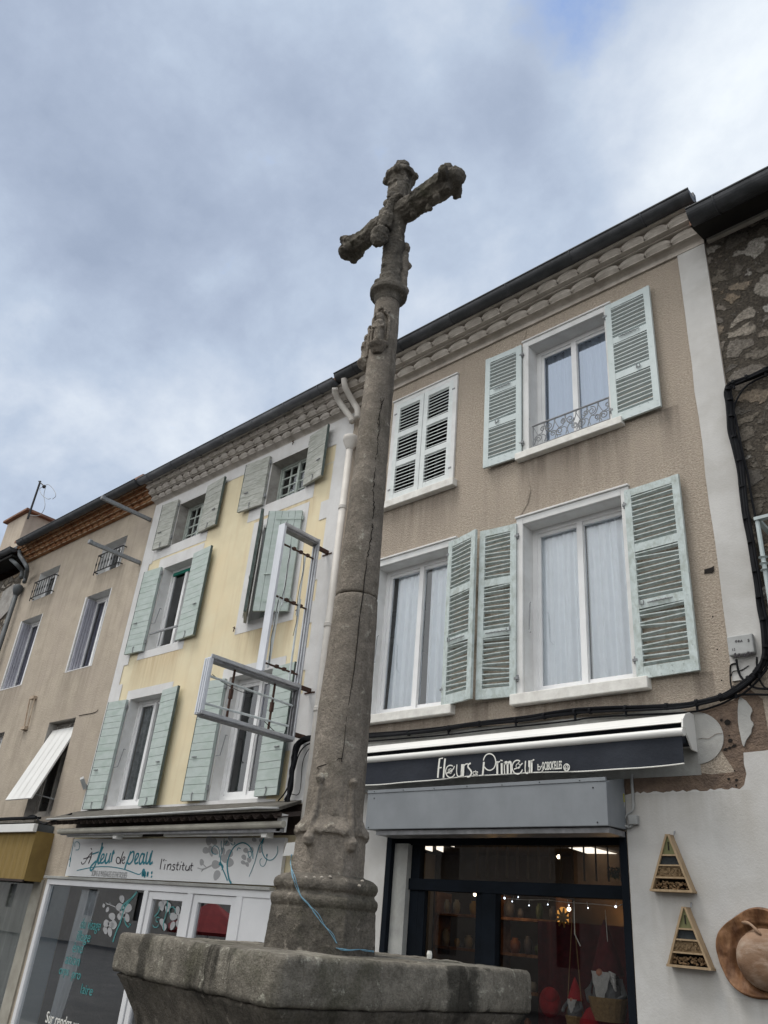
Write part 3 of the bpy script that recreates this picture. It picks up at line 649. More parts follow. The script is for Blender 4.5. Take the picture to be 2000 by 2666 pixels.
# splash of small holes
hm = MB()
for (k, a, b, r) in (('B7', 1345, 395, .026), ('B7', 1365, 540, .02), ('B7', 1297, 380, .012), ('B7', 1358, 500, .008), ('B7', 1355, 840, .012), ('B7', 1415, 850, .014), ('B7', 1400, 775, .008), ('B7', 1413, 890, .01), ('C3', 230, 1232, .008), ('C3', 280, 1575, .007), ('C3', 322, 1898, .007)):
    p = F(k, a, b); hm.add([(p.x + r * cos(i * pi / 4) * random.uniform(.8, 1.2), -.012, p.z + r * sin(i * pi / 4) * random.uniform(.8, 1.2)) for i in range(8)], [tuple(range(7, -1, -1))])
p = F('C3', 190, 745); hm.add([(p.x + a, -.006, p.z + b) for a, b in ((-.05, -.03), (-.02, -.025), (.02, -.035), (.045, -.02), (.05, .035), (.02, .025), (-.045, .02))], [tuple(range(7))])
hm.build('anchor_holes', 'crack', tan)
# cracks and a repaired seam in the roughcast
ck = MB()
ck.ribbon(catmull([F('B7', *q, .013) for q in ((1112, 525), (1150, 518), (1190, 522), (1230, 500), (1250, 485), (1300, 480))], 3), .0025)
ck.build('hairline_crack', 'brown', tan)
ck = MB(); ck.ribbon(catmull([F('B7', *q, .006) for q in ((1305, 615), (1340, 600), (1370, 590), (1410, 570))], 3), [.006 + .01 * (i % 3) for i in range(10)]); ck.build('crack', 'crack', tan)
ck = MB(); ck.ribbon([F('B1', *q, .005) for q in ((1240, 125), (1262, 70), (1270, 20))], .012); ck.ribbon([F('B1', *q, .005) for q in ((1210, 1500), (1245, 1440), (1275, 1380), (1295, 1290), (1280, 1200))], [.01, .02, .03, .025, .01]); ck.build('repair_seam', 'patch' if False else 'tan', tan)
# cornice
cb = MB()
cb.prism([(TX0, 8.90), (TX1 + .0, 8.90), (TX1, 9.0), (TX0, 9.0)], -.03, -.001)
cb.grid(lambda u, v: (TX0 + (TX1 - TX0) * u, -.03 - .10 * v * v, 8.95 + .05 * v), 2, 6)
scallop_row(cb, TX0, TX1, 8.985, .10, .17, .33, .006)
cb.box(TX0, TX1, -.10, .001, 9.0, 9.09)
cb.box(TX0, TX1, -.20, .0, 9.085, 9.105)
scallop_row(cb, TX0, TX1, 9.105, .105, .31, .30, .008)
cb.box(TX0, TX1, -.235, .0, 9.11, 9.215); cb.box(TX0, TX1, -.36, .0, 9.21, 9.235)
cb.build('cornice', 'corniceg', tan)
gutter(tan, F('A8', 140, 990, .41).x, F('B2', 1110, 300, .41).x, -.41, 9.31, .10, 'zincr', .95)
# iron window guard with scrolls
gr = MB(); gy = -.02
gr.tube([(-4.40, gy, 7.26), (-3.36, gy, 7.26)], .012, 8); gr.tube([(-4.40, gy, 6.96), (-3.36, gy, 6.96)], .009, 8)
gr.tube([(-4.385, gy, 6.92), (-4.385, gy, 7.26)], .009, 6); gr.tube([(-3.365, gy, 6.92), (-3.365, gy, 7.26)], .009, 6)
def spiral(mb, cx, cz, r0, r1, a0, turns, y, rad=.0065, n=26):
    pts = [(cx + (r0 + (r1 - r0) * i / n) * cos(a0 + turns * 2 * pi * i / n), y, cz + (r0 + (r1 - r0) * i / n) * sin(a0 + turns * 2 * pi * i / n)) for i in range(n + 1)]
    mb.tube(pts, rad, 6); return pts
for k in range(7):
    cxk = -4.31 + .145 * k; up_ = k % 2
    spiral(gr, cxk, 7.17 if up_ else 7.05, .012, .055, k, 1.5, gy); spiral(gr, cxk + .06, 7.05 if up_ else 7.17, .008, .04, k + 2, -1.4, gy)
    gr.tube(catmull([(cxk - .06, gy, 6.98), (cxk - .02, gy, 7.09), (cxk + .05, gy, 7.12), (cxk + .09, gy, 7.24)], 5), .006, 6)
    gr.tube(catmull([(cxk - .07, gy, 7.24), (cxk, gy, 7.10), (cxk + .08, gy, 7.08), (cxk + .12, gy, 6.98)], 5), .005, 6)
for k in range(14):
    gr.tube([(-4.36 + .074 * k, gy, 6.92), (-4.34 + .074 * k, gy, 6.955)], .006, 5)
gr.build('window_guard', 'greyiron', tan)
# downpipes between the two houses
dp = MB()
P0 = [F('A8', 205, 1045, .40), F('A8', 215, 1130, .36), F('A8', 265, 1235, .25), F('A8', 325, 1340, .14), F('A8', 358, 1400, .12), F('A8', 358, 1500, .12)]
dp.tube(catmull(P0, 5), .05, 12)
P1 = [F('A8', 100, 1150, .42), F('A8', 105, 1215, .36), F('A8', 150, 1310, .25), F('A8', 220, 1410, .17), F('A8', 285, 1500, .12), F('A8', 298, 1540, .12)]
dp.tube(catmull(P1, 5), .05, 12)
jx = F('A8', 300, 1600, .12).x
dp.lathe([(.05, 8.02), (.06, 8.04), (.10, 8.13), (.11, 8.17), (.12, 8.19), (.12, 8.25), (.09, 8.27)], jx, -.12, 20)
dp.tube([(jx, -.12, 8.05), (jx, -.12, -.05)], .052, 14)
for zz in (7.02, 5.2, 4.05, 2.3): dp.lathe([(.055, zz - .03), (.064, zz - .02), (.064, zz), (.058, zz + .01), (.064, zz + .02), (.055, zz + .04)], jx, -.12, 16)
dp.build('downpipe', 'pipe', tan, smooth=True)

# ---- flower shop front
sf = MB(); ry = .12
sf.box(-6.31, -6.24, -.01, ry, 0, 2.56).box(-3.54, -3.47, -.01, ry, 0, 2.56)
sf.box(-6.05, -5.93, ry, ry + .08, 0, 2.50).box(-5.09, -4.93, ry - .02, ry + .08, 0, 2.06)
sf.box(-6.05, -3.54, ry - .03, ry + .08, 2.02, 2.13).box(-6.24, -3.54, ry - .03, ry + .08, 2.46, 2.56)
sf.box(-5.93, -5.84, ry, ry + .06, 0, 2.02).box(-5.18, -5.09, ry, ry + .06, 0, 2.02).box(-5.84, -5.18, ry, ry + .06, 0, .12).box(-4.93, -3.54, ry, ry + .06, 0, .35)
sfo = sf.build('shop_window', 'bluefr', tan, bev=.004)
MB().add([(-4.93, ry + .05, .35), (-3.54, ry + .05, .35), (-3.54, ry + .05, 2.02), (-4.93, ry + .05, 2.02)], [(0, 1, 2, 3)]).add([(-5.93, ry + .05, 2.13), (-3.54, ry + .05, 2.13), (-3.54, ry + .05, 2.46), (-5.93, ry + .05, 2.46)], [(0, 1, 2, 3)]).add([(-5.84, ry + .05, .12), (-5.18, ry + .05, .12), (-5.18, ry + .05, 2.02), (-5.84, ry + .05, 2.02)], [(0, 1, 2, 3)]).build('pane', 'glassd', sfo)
MB().box(-6.24, -6.05, .05, .16, 0, 2.47).build('door_pilaster', 'greyrender', tan)
# shop room
rm = MB(); X0, X1, Y0, Y1, ZC = -10.5, -3.3, .26, 5.2, 2.62
rm.add([(X0, Y0, 0), (X1, Y0, 0), (X1, Y1, 0), (X0, Y1, 0)], [(0, 1, 2, 3)]).add([(X0, Y0, ZC), (X1, Y0, ZC), (X1, Y1, ZC), (X0, Y1, ZC)], [(3, 2, 1, 0)])
rm.add([(X0, Y1, 0), (X1, Y1, 0), (X1, Y1, ZC), (X0, Y1, ZC)], [(3, 2, 1, 0)]).add([(X1, Y0, 0), (X1, Y1, 0), (X1, Y1, ZC), (X1, Y0, ZC)], [(0, 1, 2, 3)]).add([(X0, Y0, 0), (X0, Y1, 0), (X0, Y1, ZC), (X0, Y0, ZC)], [(3, 2, 1, 0)])
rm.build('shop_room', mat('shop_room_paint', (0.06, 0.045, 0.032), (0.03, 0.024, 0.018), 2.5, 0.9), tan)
rl = MB()
rl.add([GZ('C1', *q, 2.60) for q in ((90, 172), (270, 168), (640, 262), (640, 345))], [(0, 1, 2, 3)])
for q4 in (((390, 160), (452, 175), (450, 215), (392, 200)), ((476, 142), (532, 155), (532, 203), (476, 186)), ((562, 142), (618, 148), (616, 208), (562, 186)), ((646, 140), (706, 142), (704, 168), (668, 160))):
    rl.add([GZ('B8', *q, 2.60) for q in q4], [(0, 1, 2, 3)])  # glowing squares stand in for reflections of the ceiling panels
rl.build('ceiling_light_and_reflections', 'panel', tan)
lb = MB(); spots = [GZ('B8', 865, 540, 2.35), GZ('B8', 1523, 243, 2.5), GZ('C1', 95, 655, 2.1)]
spots[0] = F('B8', 865, 540, -2.0); spots[2] = F('C1', 95, 655, -1.6)
for p in spots: lb.ball(p, .022)
lb.build('spotlight', 'lamp', tan)
for i, (p, e) in enumerate(((Vector((-4.55, 1.80, 1.95)), 1.3), (Vector((-5.6, 1.4, 2.1)), .8), (F('B8', 1000, 560, -1.2), 1.0), (F('B8', 780, 560, -4.2), 4), (Vector((-4.0, .9, 1.9)), .6))):
    pl = bpy.data.lights.new('shop_lamp', 'POINT'); pl.energy = e; pl.color = (1, 0.6, 0.25); pl.shadow_soft_size = .06
    lo = bpy.data.objects.new('shop_lamp', pl); COL.objects.link(lo); lo.location = p; lo.parent = tan; lo.matrix_parent_inverse = Matrix.Translation(-tan.location)
sb = MB(); x = -5.35
while x < -3.6:
    a = RD(108); dx, dy = .045 * cos(a), .045 * sin(a)
    sb.add([(x - dx, .36 - dy, 2.18), (x + dx, .36 + dy, 2.18), (x + dx, .36 + dy, 2.5), (x - dx, .36 - dy, 2.5)], [(0, 1, 2, 3)]); x += .125
sb.build('vertical_blind', mat('dark_blind_fabric', (.10, .095, .08), (.07, .065, .055), 6, .8), tan)
# shelves with pots, a dim red drape and hanging things
bd = MB()
for z_ in (.75, 1.12, 1.48, 1.84): bd.box(-6.9, -5.15, 1.62, 1.92, z_, z_ + .03)
for x_ in (-6.9, -6.0, -5.17): bd.box(x_, x_ + .03, 1.62, 1.92, 0, 2.1)
bd.build('display_shelf', 'teak', tan)
MB().box(-5.15, -3.32, 2.0, 2.04, 0, 2.62).build('partition', mat('warm_board', (.12, .075, .04), (.06, .04, .022), 3, .8), tan)
RV = F('C1', 420, 850, -1.3)
MB().grid(lambda u, v: (RV.x - .95 + 1.3 * u, 1.45 + .05 * sin(u * 26), .3 + 1.55 * v), 50, 2).build('red_drape', 'darkred', tan, smooth=True)
potm = [mat('pot_glaze', c, tuple(q * .7 for q in c), 9, .4) for c in ((.25, .1, .05), (.3, .28, .22), (.08, .12, .07), (.3, .2, .05), (.12, .12, .14))]
rp = random.Random(11)
for z_ in (.78, 1.15, 1.51, 1.87):
    x = -6.8
    while x < -5.2:
        r = rp.uniform(.035, .065); h_ = rp.uniform(.09, .2)
        o = MB().lathe([(r * .7, z_), (r, z_ + h_ * .4), (r * .95, z_ + h_ * .75), (r * .5, z_ + h_ * .9), (r * .6, z_ + h_)], x, 1.74, 12).build('pot', rp.choice(potm), smooth=True)
        tag(o, 'small glazed pot on the dim shelves inside the flower shop', 'pot', 'pots on the dim shop shelves'); x += rp.uniform(.15, .26)
wl = MB()
for i in range(9):
    a = i * 2 * pi / 9; c = F('B8', 1555, 720, -.9); wl.tube([c, c + Vector((.09 * cos(a), 0, .09 * sin(a)))], [.02, .008], 5)
o = wl.build('hanging_star', mat('straw', (.4, .25, .08), (.3, .18, .06), 20), smooth=False); tag(o, 'straw star hanging before the lit wall inside the flower shop', 'ornament')
lf_ = MB()
for i in range(60): c = F('C1', 450 + rp.uniform(-50, 50), 370 + rp.uniform(-40, 40), -.9); lf_.obox(c, .018, .003, .006, Matrix.Rotation(rp.uniform(0, 3), 3, 'Y') @ Matrix.Rotation(rp.uniform(0, 3), 3, 'X'))
o = lf_.build('hanging_plant', mat('dark_leaf', (.06, .10, .03), (.03, .06, .02), 9)); tag(o, 'small leafy plant hanging behind the transom pane of the flower shop', 'plant')

def gnome(name, label, base, H, W, hatm, lean=0.0):
    t = thing(name, label, 'gnome doll', base, 'felt gnome dolls in the flower shop window')
    b = Vector(base)
    bd_ = MB().lathe([(W * .42, b.z), (W * .5, b.z + H * .12), (W * .46, b.z + H * .3), (W * .3, b.z + H * .44)], b.x, b.y, 16); bd_.build('body', 'greywool', t, smooth=True)
    br = MB()
    br.grid(lambda u, v: (b.x - W * .32 + W * .64 * u + lean * v * .1, b.y - W * (.42 + .12 * sin(pi * u)) + .01 * sin(u * 40), b.z + H * (.47 - .33 * (1 - v) * (1 - abs(2 * u - 1) ** 1.5))), 16, 8); br.build('beard', 'wool', t, smooth=True)
    MB().ball(b + Vector((lean * .05, -W * .5, H * .46)), W * .10).build('nose', 'skin', t, smooth=True)
    hp = []
    for i in range(9): q = i / 8; hp.append((W * (.46 * (1 - q) ** 0.9 + .02), b.z + H * (.46 + .54 * q)))
    h_ = MB().lathe([(W * .47, b.z + H * .44)] + hp, b.x, b.y, 18)
    h_.v = [(v[0] + lean * ((v[2] - b.z) / H - .45) ** 2 * (1 if v[2] > b.z + H * .45 else 0), v[1], v[2]) for v in h_.v]
    h_.build('hat', hatm, t, smooth=True)
    ar = MB(); ar.tube([b + Vector((-W * .4, -.02, H * .4)), b + Vector((-W * .6, -.05, H * .26)), b + Vector((-W * .4, -.12, H * .18))], W * .1, 8)
    ar.tube([b + Vector((W * .4, -.02, H * .4)), b + Vector((W * .6, -.05, H * .26)), b + Vector((W * .4, -.12, H * .18))], W * .1, 8); ar.build('arm', 'greywool', t, smooth=True)
    return t
p = F('C1', 415, 1480, -.5); q = F('C1', 390, 690, -.5)
gnome('gnome_doll', 'tall gnome doll with long red hat, white beard and burlap apron in the shop window', (p.x, p.y, p.z - .05), q.z - p.z, .30, 'darkred', -.05)
bk = MB().lathe([(.13, p.z - .05), (.17, p.z + .12), (.165, p.z + .13), (.12, p.z + .0)], p.x + .02, p.y - .06, 18); o = bk.build('burlap_basket', 'burlap'); tag(o, 'burlap basket held in front of the tall gnome doll', 'basket')
p = F('C1', 150, 1500, -.4); q = F('C1', 170, 1190, -.4)
gnome('gnome_doll', 'small hanging gnome doll with bright red hat in a strung basket', (p.x, p.y, p.z - .02), q.z - p.z + .02, .15, 'red')
bk = MB().lathe([(.06, p.z - .1), (.085, p.z + .0), (.08, p.z + .01), (.05, p.z - .05)], p.x, p.y - .02, 14)
for s_ in (-1, 1): bk.tube([(p.x + s_ * .08, p.y - .02, p.z), (p.x, p.y, 1.99)], .004, 5)
o = bk.build('hanging_basket', 'burlap'); tag(o, 'small wicker basket on two strings carrying the small gnome', 'basket')
p = F('C1', 265, 1600, -.36)
o = MB().lathe([(.02, p.z - .08), (.10, p.z - .04), (.09, p.z + .06), (.03, p.z + .15), (.0, p.z + .17)], p.x, p.y, 14).build('felt_ornament', 'red', smooth=True); tag(o, 'pointed red felt ornament between the two gnomes', 'ornament')
p = F('B8', 1455, 1385, -.8)
o = MB().ball(p, .11, .09, .13).ball(p + Vector((.03, -.04, .06)), .07).build('red_cushion', 'red', smooth=True); tag(o, 'round red felt decoration low in the shop window', 'decoration')
p = F('C1', 500, 1200, -.7); q = F('C1', 440, 1190, -.42)
o = MB()
for i in range(7): o.tube([(q.x - .06 + .012 * i, q.y - .02, q.z + .05 - .02 * i), (q.x + .05, q.y - .05, q.z + .02 - .02 * i)], .010, 6)
o = o.build('striped_scarf', 'wool', smooth=True); tag(o, 'striped knitted scarf around the tall gnome doll', 'scarf')
# fairy lights
fl = MB(); led = MB()
top = [F('B8', *q, -.22) for q in ((1000, 570), (1100, 568), (1200, 578), (1290, 582), (1400, 580), (1500, 590), (1640, 605))] + [F('C1', *q, -.22) for q in ((250, 612), (380, 622), (470, 632), (545, 600))]
fl.tube(catmull(top, 4), .003, 5)
left = [F('B8', *q, -.22) for q in ((978, 560), (990, 680), (1000, 770), (985, 860), (998, 958), (983, 1060), (985, 1100))]; fl.tube(catmull(left, 4), .0035, 5)
for k, a, b in (('B8', 1098, 568), ('B8', 1158, 594), ('B8', 1205, 560), ('B8', 1290, 625), ('B8', 1437, 618), ('B8', 1603, 625), ('B8', 978, 678), ('B8', 1003, 765), ('B8', 1001, 958), ('C1', 462, 635), ('C1', 245, 645), ('C1', 548, 1080), ('C1', 568, 1250), ('C1', 578, 1490)):
    p = F(k, a, b, -.22); led.ball(p, .006 + (.004 if (a in (1098, 1003, 462)) else 0), None, None, 6, 4); fl.tube([p, p + Vector((random.uniform(-.02, .02), 0, .05))], .0025, 4)
fl.tube([F('C1', 135, 590, -.3), F('C1', 140, 850, -.3), F('C1', 185, 945, -.3)], .005, 5); fl.tube([F('C1', 380, 660, -.45), F('C1', 400, 930, -.45)], .003, 4)
t = thing('fairy_lights', 'string of small white fairy lights hung inside the flower shop window', 'fairy lights', F('B8', 1300, 580, -.22)); fl.build('wire', 'letter', t); led.build('bulb', 'led', t)
o = MB().lathe([(.02, 0), (.06, .05), (.06, .16), (.02, .2)], 0, 0, 12); p = F('C1', 50, 800, -1.5); o.v = [(v[0] + p.x, v[1] + p.y, v[2] + p.z) for v in o.v]
o = o.build('hanging_lantern', emit('dim_amber_glow', (1, .45, .1), .5), smooth=True); tag(o, 'amber glowing lantern hanging in the shop window', 'lantern')

# ================================================================== SHOP AWNING
aw = thing('shop_awning', 'rolled charcoal awning with white casing and cream FLEURS DE PRIMEUR lettering', 'awning', (-4.9, -.15, 3.3))
def xcurve(parent, name, prof, x0, x1, m, bev=0):
    n = len(prof); mb = MB(); mb.add([(x0, y, z) for y, z in prof] + [(x1, y, z) for y, z in prof], [tuple(range(n)), tuple(range(2 * n - 1, n - 1, -1))] + [(i, i + n, (i + 1) % n + n, (i + 1) % n) for i in range(n)])
    return mb.build(name, m, parent, bev=bev)
cas = [(-.012, 3.52), (-.10, 3.52), (-.19, 3.49), (-.25, 3.43), (-.26, 3.405), (-.235, 3.405), (-.20, 3.455), (-.10, 3.49), (-.03, 3.49), (-.03, 3.24), (-.012, 3.24)]
xcurve(aw, 'casing', cas, -7.0, -2.77, 'awnwhite')
xcurve(aw, 'end_cap', [(-.012, 3.525), (-.10, 3.525), (-.20, 3.49), (-.262, 3.43), (-.275, 3.36), (-.24, 3.37), (-.20, 3.30), (-.12, 3.2), (-.012, 3.2)], -2.77, -2.755, 'awnwhite')
MB().box(-6.95, -2.79, -.16, -.02, 3.25, 3.46).build('roller', 'navy', aw)
fb = MB().tube([(-6.9, -.30, 3.312), (-2.74, -.30, 3.312)], .036, 20); fb.build('front_bar', 'awnwhite', aw, smooth=False, bev=.004)
MB().grid(lambda u, v: (-6.88 + 4.12 * u, -.305 - .012 * sin(u * 31) * (1 - v) - .01 * (1 - v), 3.045 + .24 * v - .012 * (1 - v) * sin(u * 9) + .03 * max(0, u - .9) * 10 * (1 - v) * .3), 90, 6).build('valance', 'navy', aw, smooth=True)
MB().tube([(-6.88 + 4.12 * i / 60, -.317 - .012 * sin(i / 60 * 31), 3.043 - .012 * sin(i / 60 * 9) + .009 * max(0, i / 60 - .9) * 10) for i in range(61)], .006, 6).build('hem', 'letter', aw)
D = .335
def st(pts, w=.014, k='B6', d=D, closed=False, sm=5): 
    P_ = [F(k, a, b, d) for a, b in pts]
    return (catmull(P_, sm) if sm else P_, w)
L = MB()
def arc(cx_, cy_, rx, ry_, a0, a1, n=14): return [(cx_ + rx * cos(RD(a0 + (a1 - a0) * i / n)), cy_ + ry_ * sin(RD(a0 + (a1 - a0) * i / n))) for i in range(n + 1)]
TH = .011; TK = .020
strokes = [([(612, 800), (618, 725), (626, 656)], TK), ([(623, 658), (640, 653), (652, 652)], TH), ([(618, 728), (632, 724), (642, 722)], TH),
  ([(655, 801), (661, 720), (668, 655)], TK), (arc(708, 752, 36, 46, 25, 300), TH), ([(680, 765), (705, 757), (728, 735), (738, 712)], TH),
  ([(757, 700), (755, 760), (765, 788), (785, 785), (793, 750)], TH), ([(796, 698), (793, 750), (790, 792)], TK), ([(808, 698), (806, 745), (803, 790)], TK), ([(808, 715), (822, 698), (840, 694)], TH),
  ([(862, 690), (845, 700), (842, 720), (858, 740), (868, 762), (855, 788), (835, 793)], TK * .8),
  (arc(888, 765, 9, 12, 0, 360), .007), ([(897, 777), (898, 745)], .009), (arc(908, 766, 9, 12, 40, 330), .007), ([(899, 768), (916, 764)], .006),
  ([(952, 782), (958, 720), (962, 680)], TK), (arc(1004, 681, 47, 63, 190, 505, 26), TH),
  ([(1063, 775), (1063, 730), (1062, 675)], TK), ([(1064, 695), (1074, 680), (1085, 677)], TH),
  ([(1097, 774), (1096, 690)], TK), ([(1094, 673), (1096, 665)], TK * 1.3),
  ([(1119, 773), (1117, 730), (1117, 680)], TH), ([(1117, 700), (1128, 682), (1140, 695), (1142, 772)], TK), ([(1142, 700), (1155, 680), (1166, 695), (1168, 771)], TK),
  (arc(1216, 720, 40, 52, 20, 300), TH), ([(1190, 735), (1225, 722), (1243, 700), (1255, 690)], TH),
  ([(1277, 672), (1274, 740), (1282, 765), (1296, 762), (1302, 720)], TH), ([(1305, 670), (1305, 720), (1303, 765)], TK),
  ([(1322, 668), (1323, 715), (1322, 762)], TK), ([(1322, 685), (1332, 668), (1343, 663)], TH)]
for pts, w in strokes: L.ribbon(*st(pts, w))
# flower in the first e, fruit in the second
for i in range(5):
    a = RD(72 * i); L.ribbon(*st(arc(705 + 10 * cos(a), 750 + 12 * sin(a), 7, 8, 0, 360, 8), .005, sm=0))
L.ribbon(*st(arc(1220, 712, 15, 18, 0, 360), .006, sm=0)); L.ribbon(*st([(1220, 694), (1224, 684), (1232, 680)], .006))
L.ribbon(*st(arc(1588, 722, 22, 27, 0, 360), .008, sm=0))
for cx_, cy_ in ((1578, 730), (1597, 730)): 
    for rr in (3, 6): L.ribbon(*st(arc(cx_, cy_, rr, rr * 1.2, 0, 360, 8), .008, sm=0))
L.ribbon(*st([(1578, 724), (1585, 705), (1598, 702)], .006)); L.ribbon(*st([(1597, 724), (1594, 708), (1583, 704)], .006))
L.build('lettering', 'letter', aw)
o1 = F('B6', 1366, 745, D); o2 = F('B6', 1402, 743, D)
tb = textmesh('small_lettering', 'by', .085, 'letter', (o1.x, o1.y, o1.z), aw)
e2 = F('B6', 1553, 743, D)
tb = textmesh('small_lettering', "OCIBOK'ELLES", .105, 'letter', (o2.x, o2.y, o2.z), aw, offset=.0015, width=e2.x - o2.x)
tb['label'] = 'small bold cream word beside the round cherry emblem'

# grey housing over the window
hb = thing('shutter_housing', 'long grey painted metal housing projecting above the flower shop window', 'shutter housing', (-4.8, -.3, 2.75))
hm_ = MB(); hx0, hx1 = -6.33, -3.455; hd = .36
hm_.add([(hx0, -hd, 2.56), (hx1, -hd, 2.56), (hx1, -hd, 2.93), (hx0, -hd, 2.93), (hx0, -.014, 2.575), (hx1, -.014, 2.575), (hx1, -.014, 3.01), (hx0, -.014, 3.01)], [(0, 1, 2, 3), (1, 5, 6, 2), (5, 4, 7, 6), (4, 0, 3, 7), (3, 2, 6, 7), (4, 5, 1, 0)])
hm_.build('casing', 'boxgrey', hb, bev=.006)
tr_ = MB().box(hx0 - .004, hx1 - .004, -hd - .006, -hd + .02, 2.932, 2.965); x = hx0 + .1
tr_.build('top_flange', 'boxgrey', hb, bev=.002)
rv = MB()
while x < hx1: rv.ball((x, -hd - .008, 2.948 + random.uniform(-.004, .004)), .006, .004, .006, 6, 4); x += .42
for (a, b) in ((hx1 - .13, 2.88), (hx1 - .1, 2.59), (hx0 + .1, 2.88), (hx0 + .05, 2.58)): rv.ball((a, -hd - .002, b), .008, .004, .008, 6, 4)
rv.build('screw', 'iron', hb)
MB().box(-6.2, -3.47, -.32, -.03, 2.51, 2.555).build('roller_slot', 'alud', hb)

# junction box, conduits by the housing
jb = thing('junction_box', 'small square grey junction box with looping white cables beside the grey housing', 'junction box', F('B7', 590, 1155, .05))
a_, b_ = F('B7', 555, 1120, .06), F('B7', 630, 1195, .06)
MB().box(a_.x, b_.x, -.06, -.006, b_.z, a_.z).build('box', 'plasticg', jb, bev=.008)
c_ = MB()
c_.tube(catmull([F('B7', *q, .02) for q in ((588, 800), (590, 870), (597, 960), (600, 1060))], 4), .013, 8)
c_.tube(catmull([F('B7', *q, .03) for q in ((600, 1040), (595, 1085), (560, 1110), (535, 1150), (540, 1195), (575, 1210), (600, 1195))], 5), .008, 6)
c_.tube(catmull([F('B7', *q, .04) for q in ((522, 950), (528, 1000), (525, 1060), (520, 1130), (530, 1195), (560, 1218), (590, 1205))], 5), .008, 6); c_.build('cable', 'plasticg', jb)
c_ = MB(); c_.tube([F('B7', *q, .045) for q in ((523, 955), (528, 1020))], .007, 6); c_.build('cable_sleeve', mat('yellow_green_sleeve', (.35, .33, .06), (.3, .28, .05), 5), jb)

# ================================================================== TELECOM BOX with handwriting
tb_ = thing('telecom_box', 'grey plastic telecom box with handwritten marks on the white corner strip', 'telecom box', (-2.26, -.05, 4.07))
MB().box(-2.365, -2.145, -.085, -.022, 3.985, 4.165).build('box', 'plasticg', tb_, bev=.012)
hw = MB()
def hs(pts, w=.006): hw.ribbon([F('C3', a, b, .087) for a, b in pts], w, .001)
for pts in ([(462, 1480), (475, 1475), (480, 1485), (470, 1496), (460, 1492), (462, 1480)], [(492, 1495), (494, 1474), (508, 1478), (496, 1485), (510, 1490), (492, 1495)], [(515, 1494), (525, 1470), (535, 1490)], [(518, 1486), (532, 1483)], [(606, 1462), (592, 1465), (592, 1474), (606, 1476), (603, 1488), (590, 1490)]): hs(pts)
for pts in ([(448, 1622), (460, 1608), (462, 1652)], [(490, 1648), (500, 1612), (513, 1642)], [(493, 1634), (512, 1630)], [(545, 1625), (560, 1618), (572, 1628), (565, 1642), (550, 1640), (545, 1625)], [(585, 1600), (605, 1596), (592, 1612), (610, 1620), (600, 1634), (585, 1632)]): hs(pts, .011)
for pts in ([(430, 1560), (432, 1585)], [(445, 1558), (456, 1560), (448, 1570), (458, 1578), (446, 1585)]): hs(pts, .004)
p = F('C3', 631, 1607, .087); hw.ball(p, .010, .002, .010, 8, 4)
hw.build('handwriting', 'blackv', tb_)
wz = MB()
wz.tube(catmull([F('C3', *q, .05) for q in ((472, 1675), (485, 1760), (510, 1840), (550, 1890), (600, 1900))], 5), .010, 6)
wz.tube(catmull([F('C3', *q, .03) for q in ((470, 1720), (430, 1725), (408, 1760), (410, 1900), (425, 1980))], 5), .007, 6)
wz.tube(catmull([F('C3', *q, .03) for q in ((685, 1650), (685, 1720), (690, 1780), (670, 1800))], 5), .008, 6)
wz.tube(catmull([F('C3', *q, .03) for q in ((600, 1740), (520, 1790), (440, 1800), (415, 1850))], 5), .004, 6)
wz.build('lead', 'cable', tb_)

# ================================================================== CABLE BUNDLES
cb_ = thing('cable_bundle', 'thick bundle of black cables strapped along the wall above the awning', 'cable bundle', (-4.5, -.06, 3.66))
path = [F('B6', *q, .05) for q in ((-120, 492), (90, 480), (390, 460), (650, 432), (850, 400), (1050, 378), (1300, 352), (1450, 328), (1650, 302))] + [F('B7', *q, .06) for q in ((230, 305), (440, 290), (700, 278), (960, 262), (1130, 235), (1290, 195), (1380, 150), (1480, 80))]
path += [F('C3', *q, .06) for q in ((660, 1830), (730, 1750), (780, 1640), (785, 1540), (765, 1300), (725, 1100), (700, 900), (660, 650), (620, 400), (580, 200))] + [F('C2', *q, .06) for q in ((600, 1900), (575, 1650), (520, 1400), (470, 1200), (455, 1000), (440, 850), (420, 740), (450, 670), (560, 620), (700, 565), (885, 490), (1050, 430))]
dense = catmull(path, 5)
cm = MB()
for k in range(9):
    a0 = k * .698; ph = random.random() * 6; rr = .006 + .006 * (k % 3); off = .012 + .014 * (k % 2)
    pts = [p + Vector((0, off * .7 * sin(a0 + i * .09 + ph), off * cos(a0 + i * .07 + ph * .5))) + (Vector((off * cos(a0 + ph), 0, 0)) if i > 85 else Vector((0, 0, 0))) for i, p in enumerate(dense)]
    cm.tube(pts, rr * .9, 6)
cm.build('cable', 'cable', cb_)
for i in range(4, len(dense) - 4, 6):
    cm = MB(); p = dense[i]; d = (dense[i + 1] - dense[i - 1]).normalized(); cm.tube([p - d * .012, p + d * .012], .034, 8)
    if i % 12 == 4: cm.tube([p + Vector((0, 0, -.02)), p + Vector((0, .0, -.075))], .012, 6)
    cm.build('strap', 'cable', cb_)
th = MB()
th.tube(catmull([F('B6', *q, .04) for q in ((-100, 530), (90, 523), (390, 500), (650, 478), (1050, 430), (1450, 388), (1650, 365))] + [F('B7', *q, .04) for q in ((230, 362), (440, 345), (700, 333), (960, 322), (1130, 300), (1290, 250), (1400, 195))] + [F('C3', *q, .05) for q in ((500, 2060), (600, 1990), (700, 1890), (804, 1760))], 4), .009, 6)
th.tube(catmull([F('B7', *q, .04) for q in ((1280, 225), (1400, 185), (1500, 175), (1659, 178), (1800, 190))], 4), .010, 6)
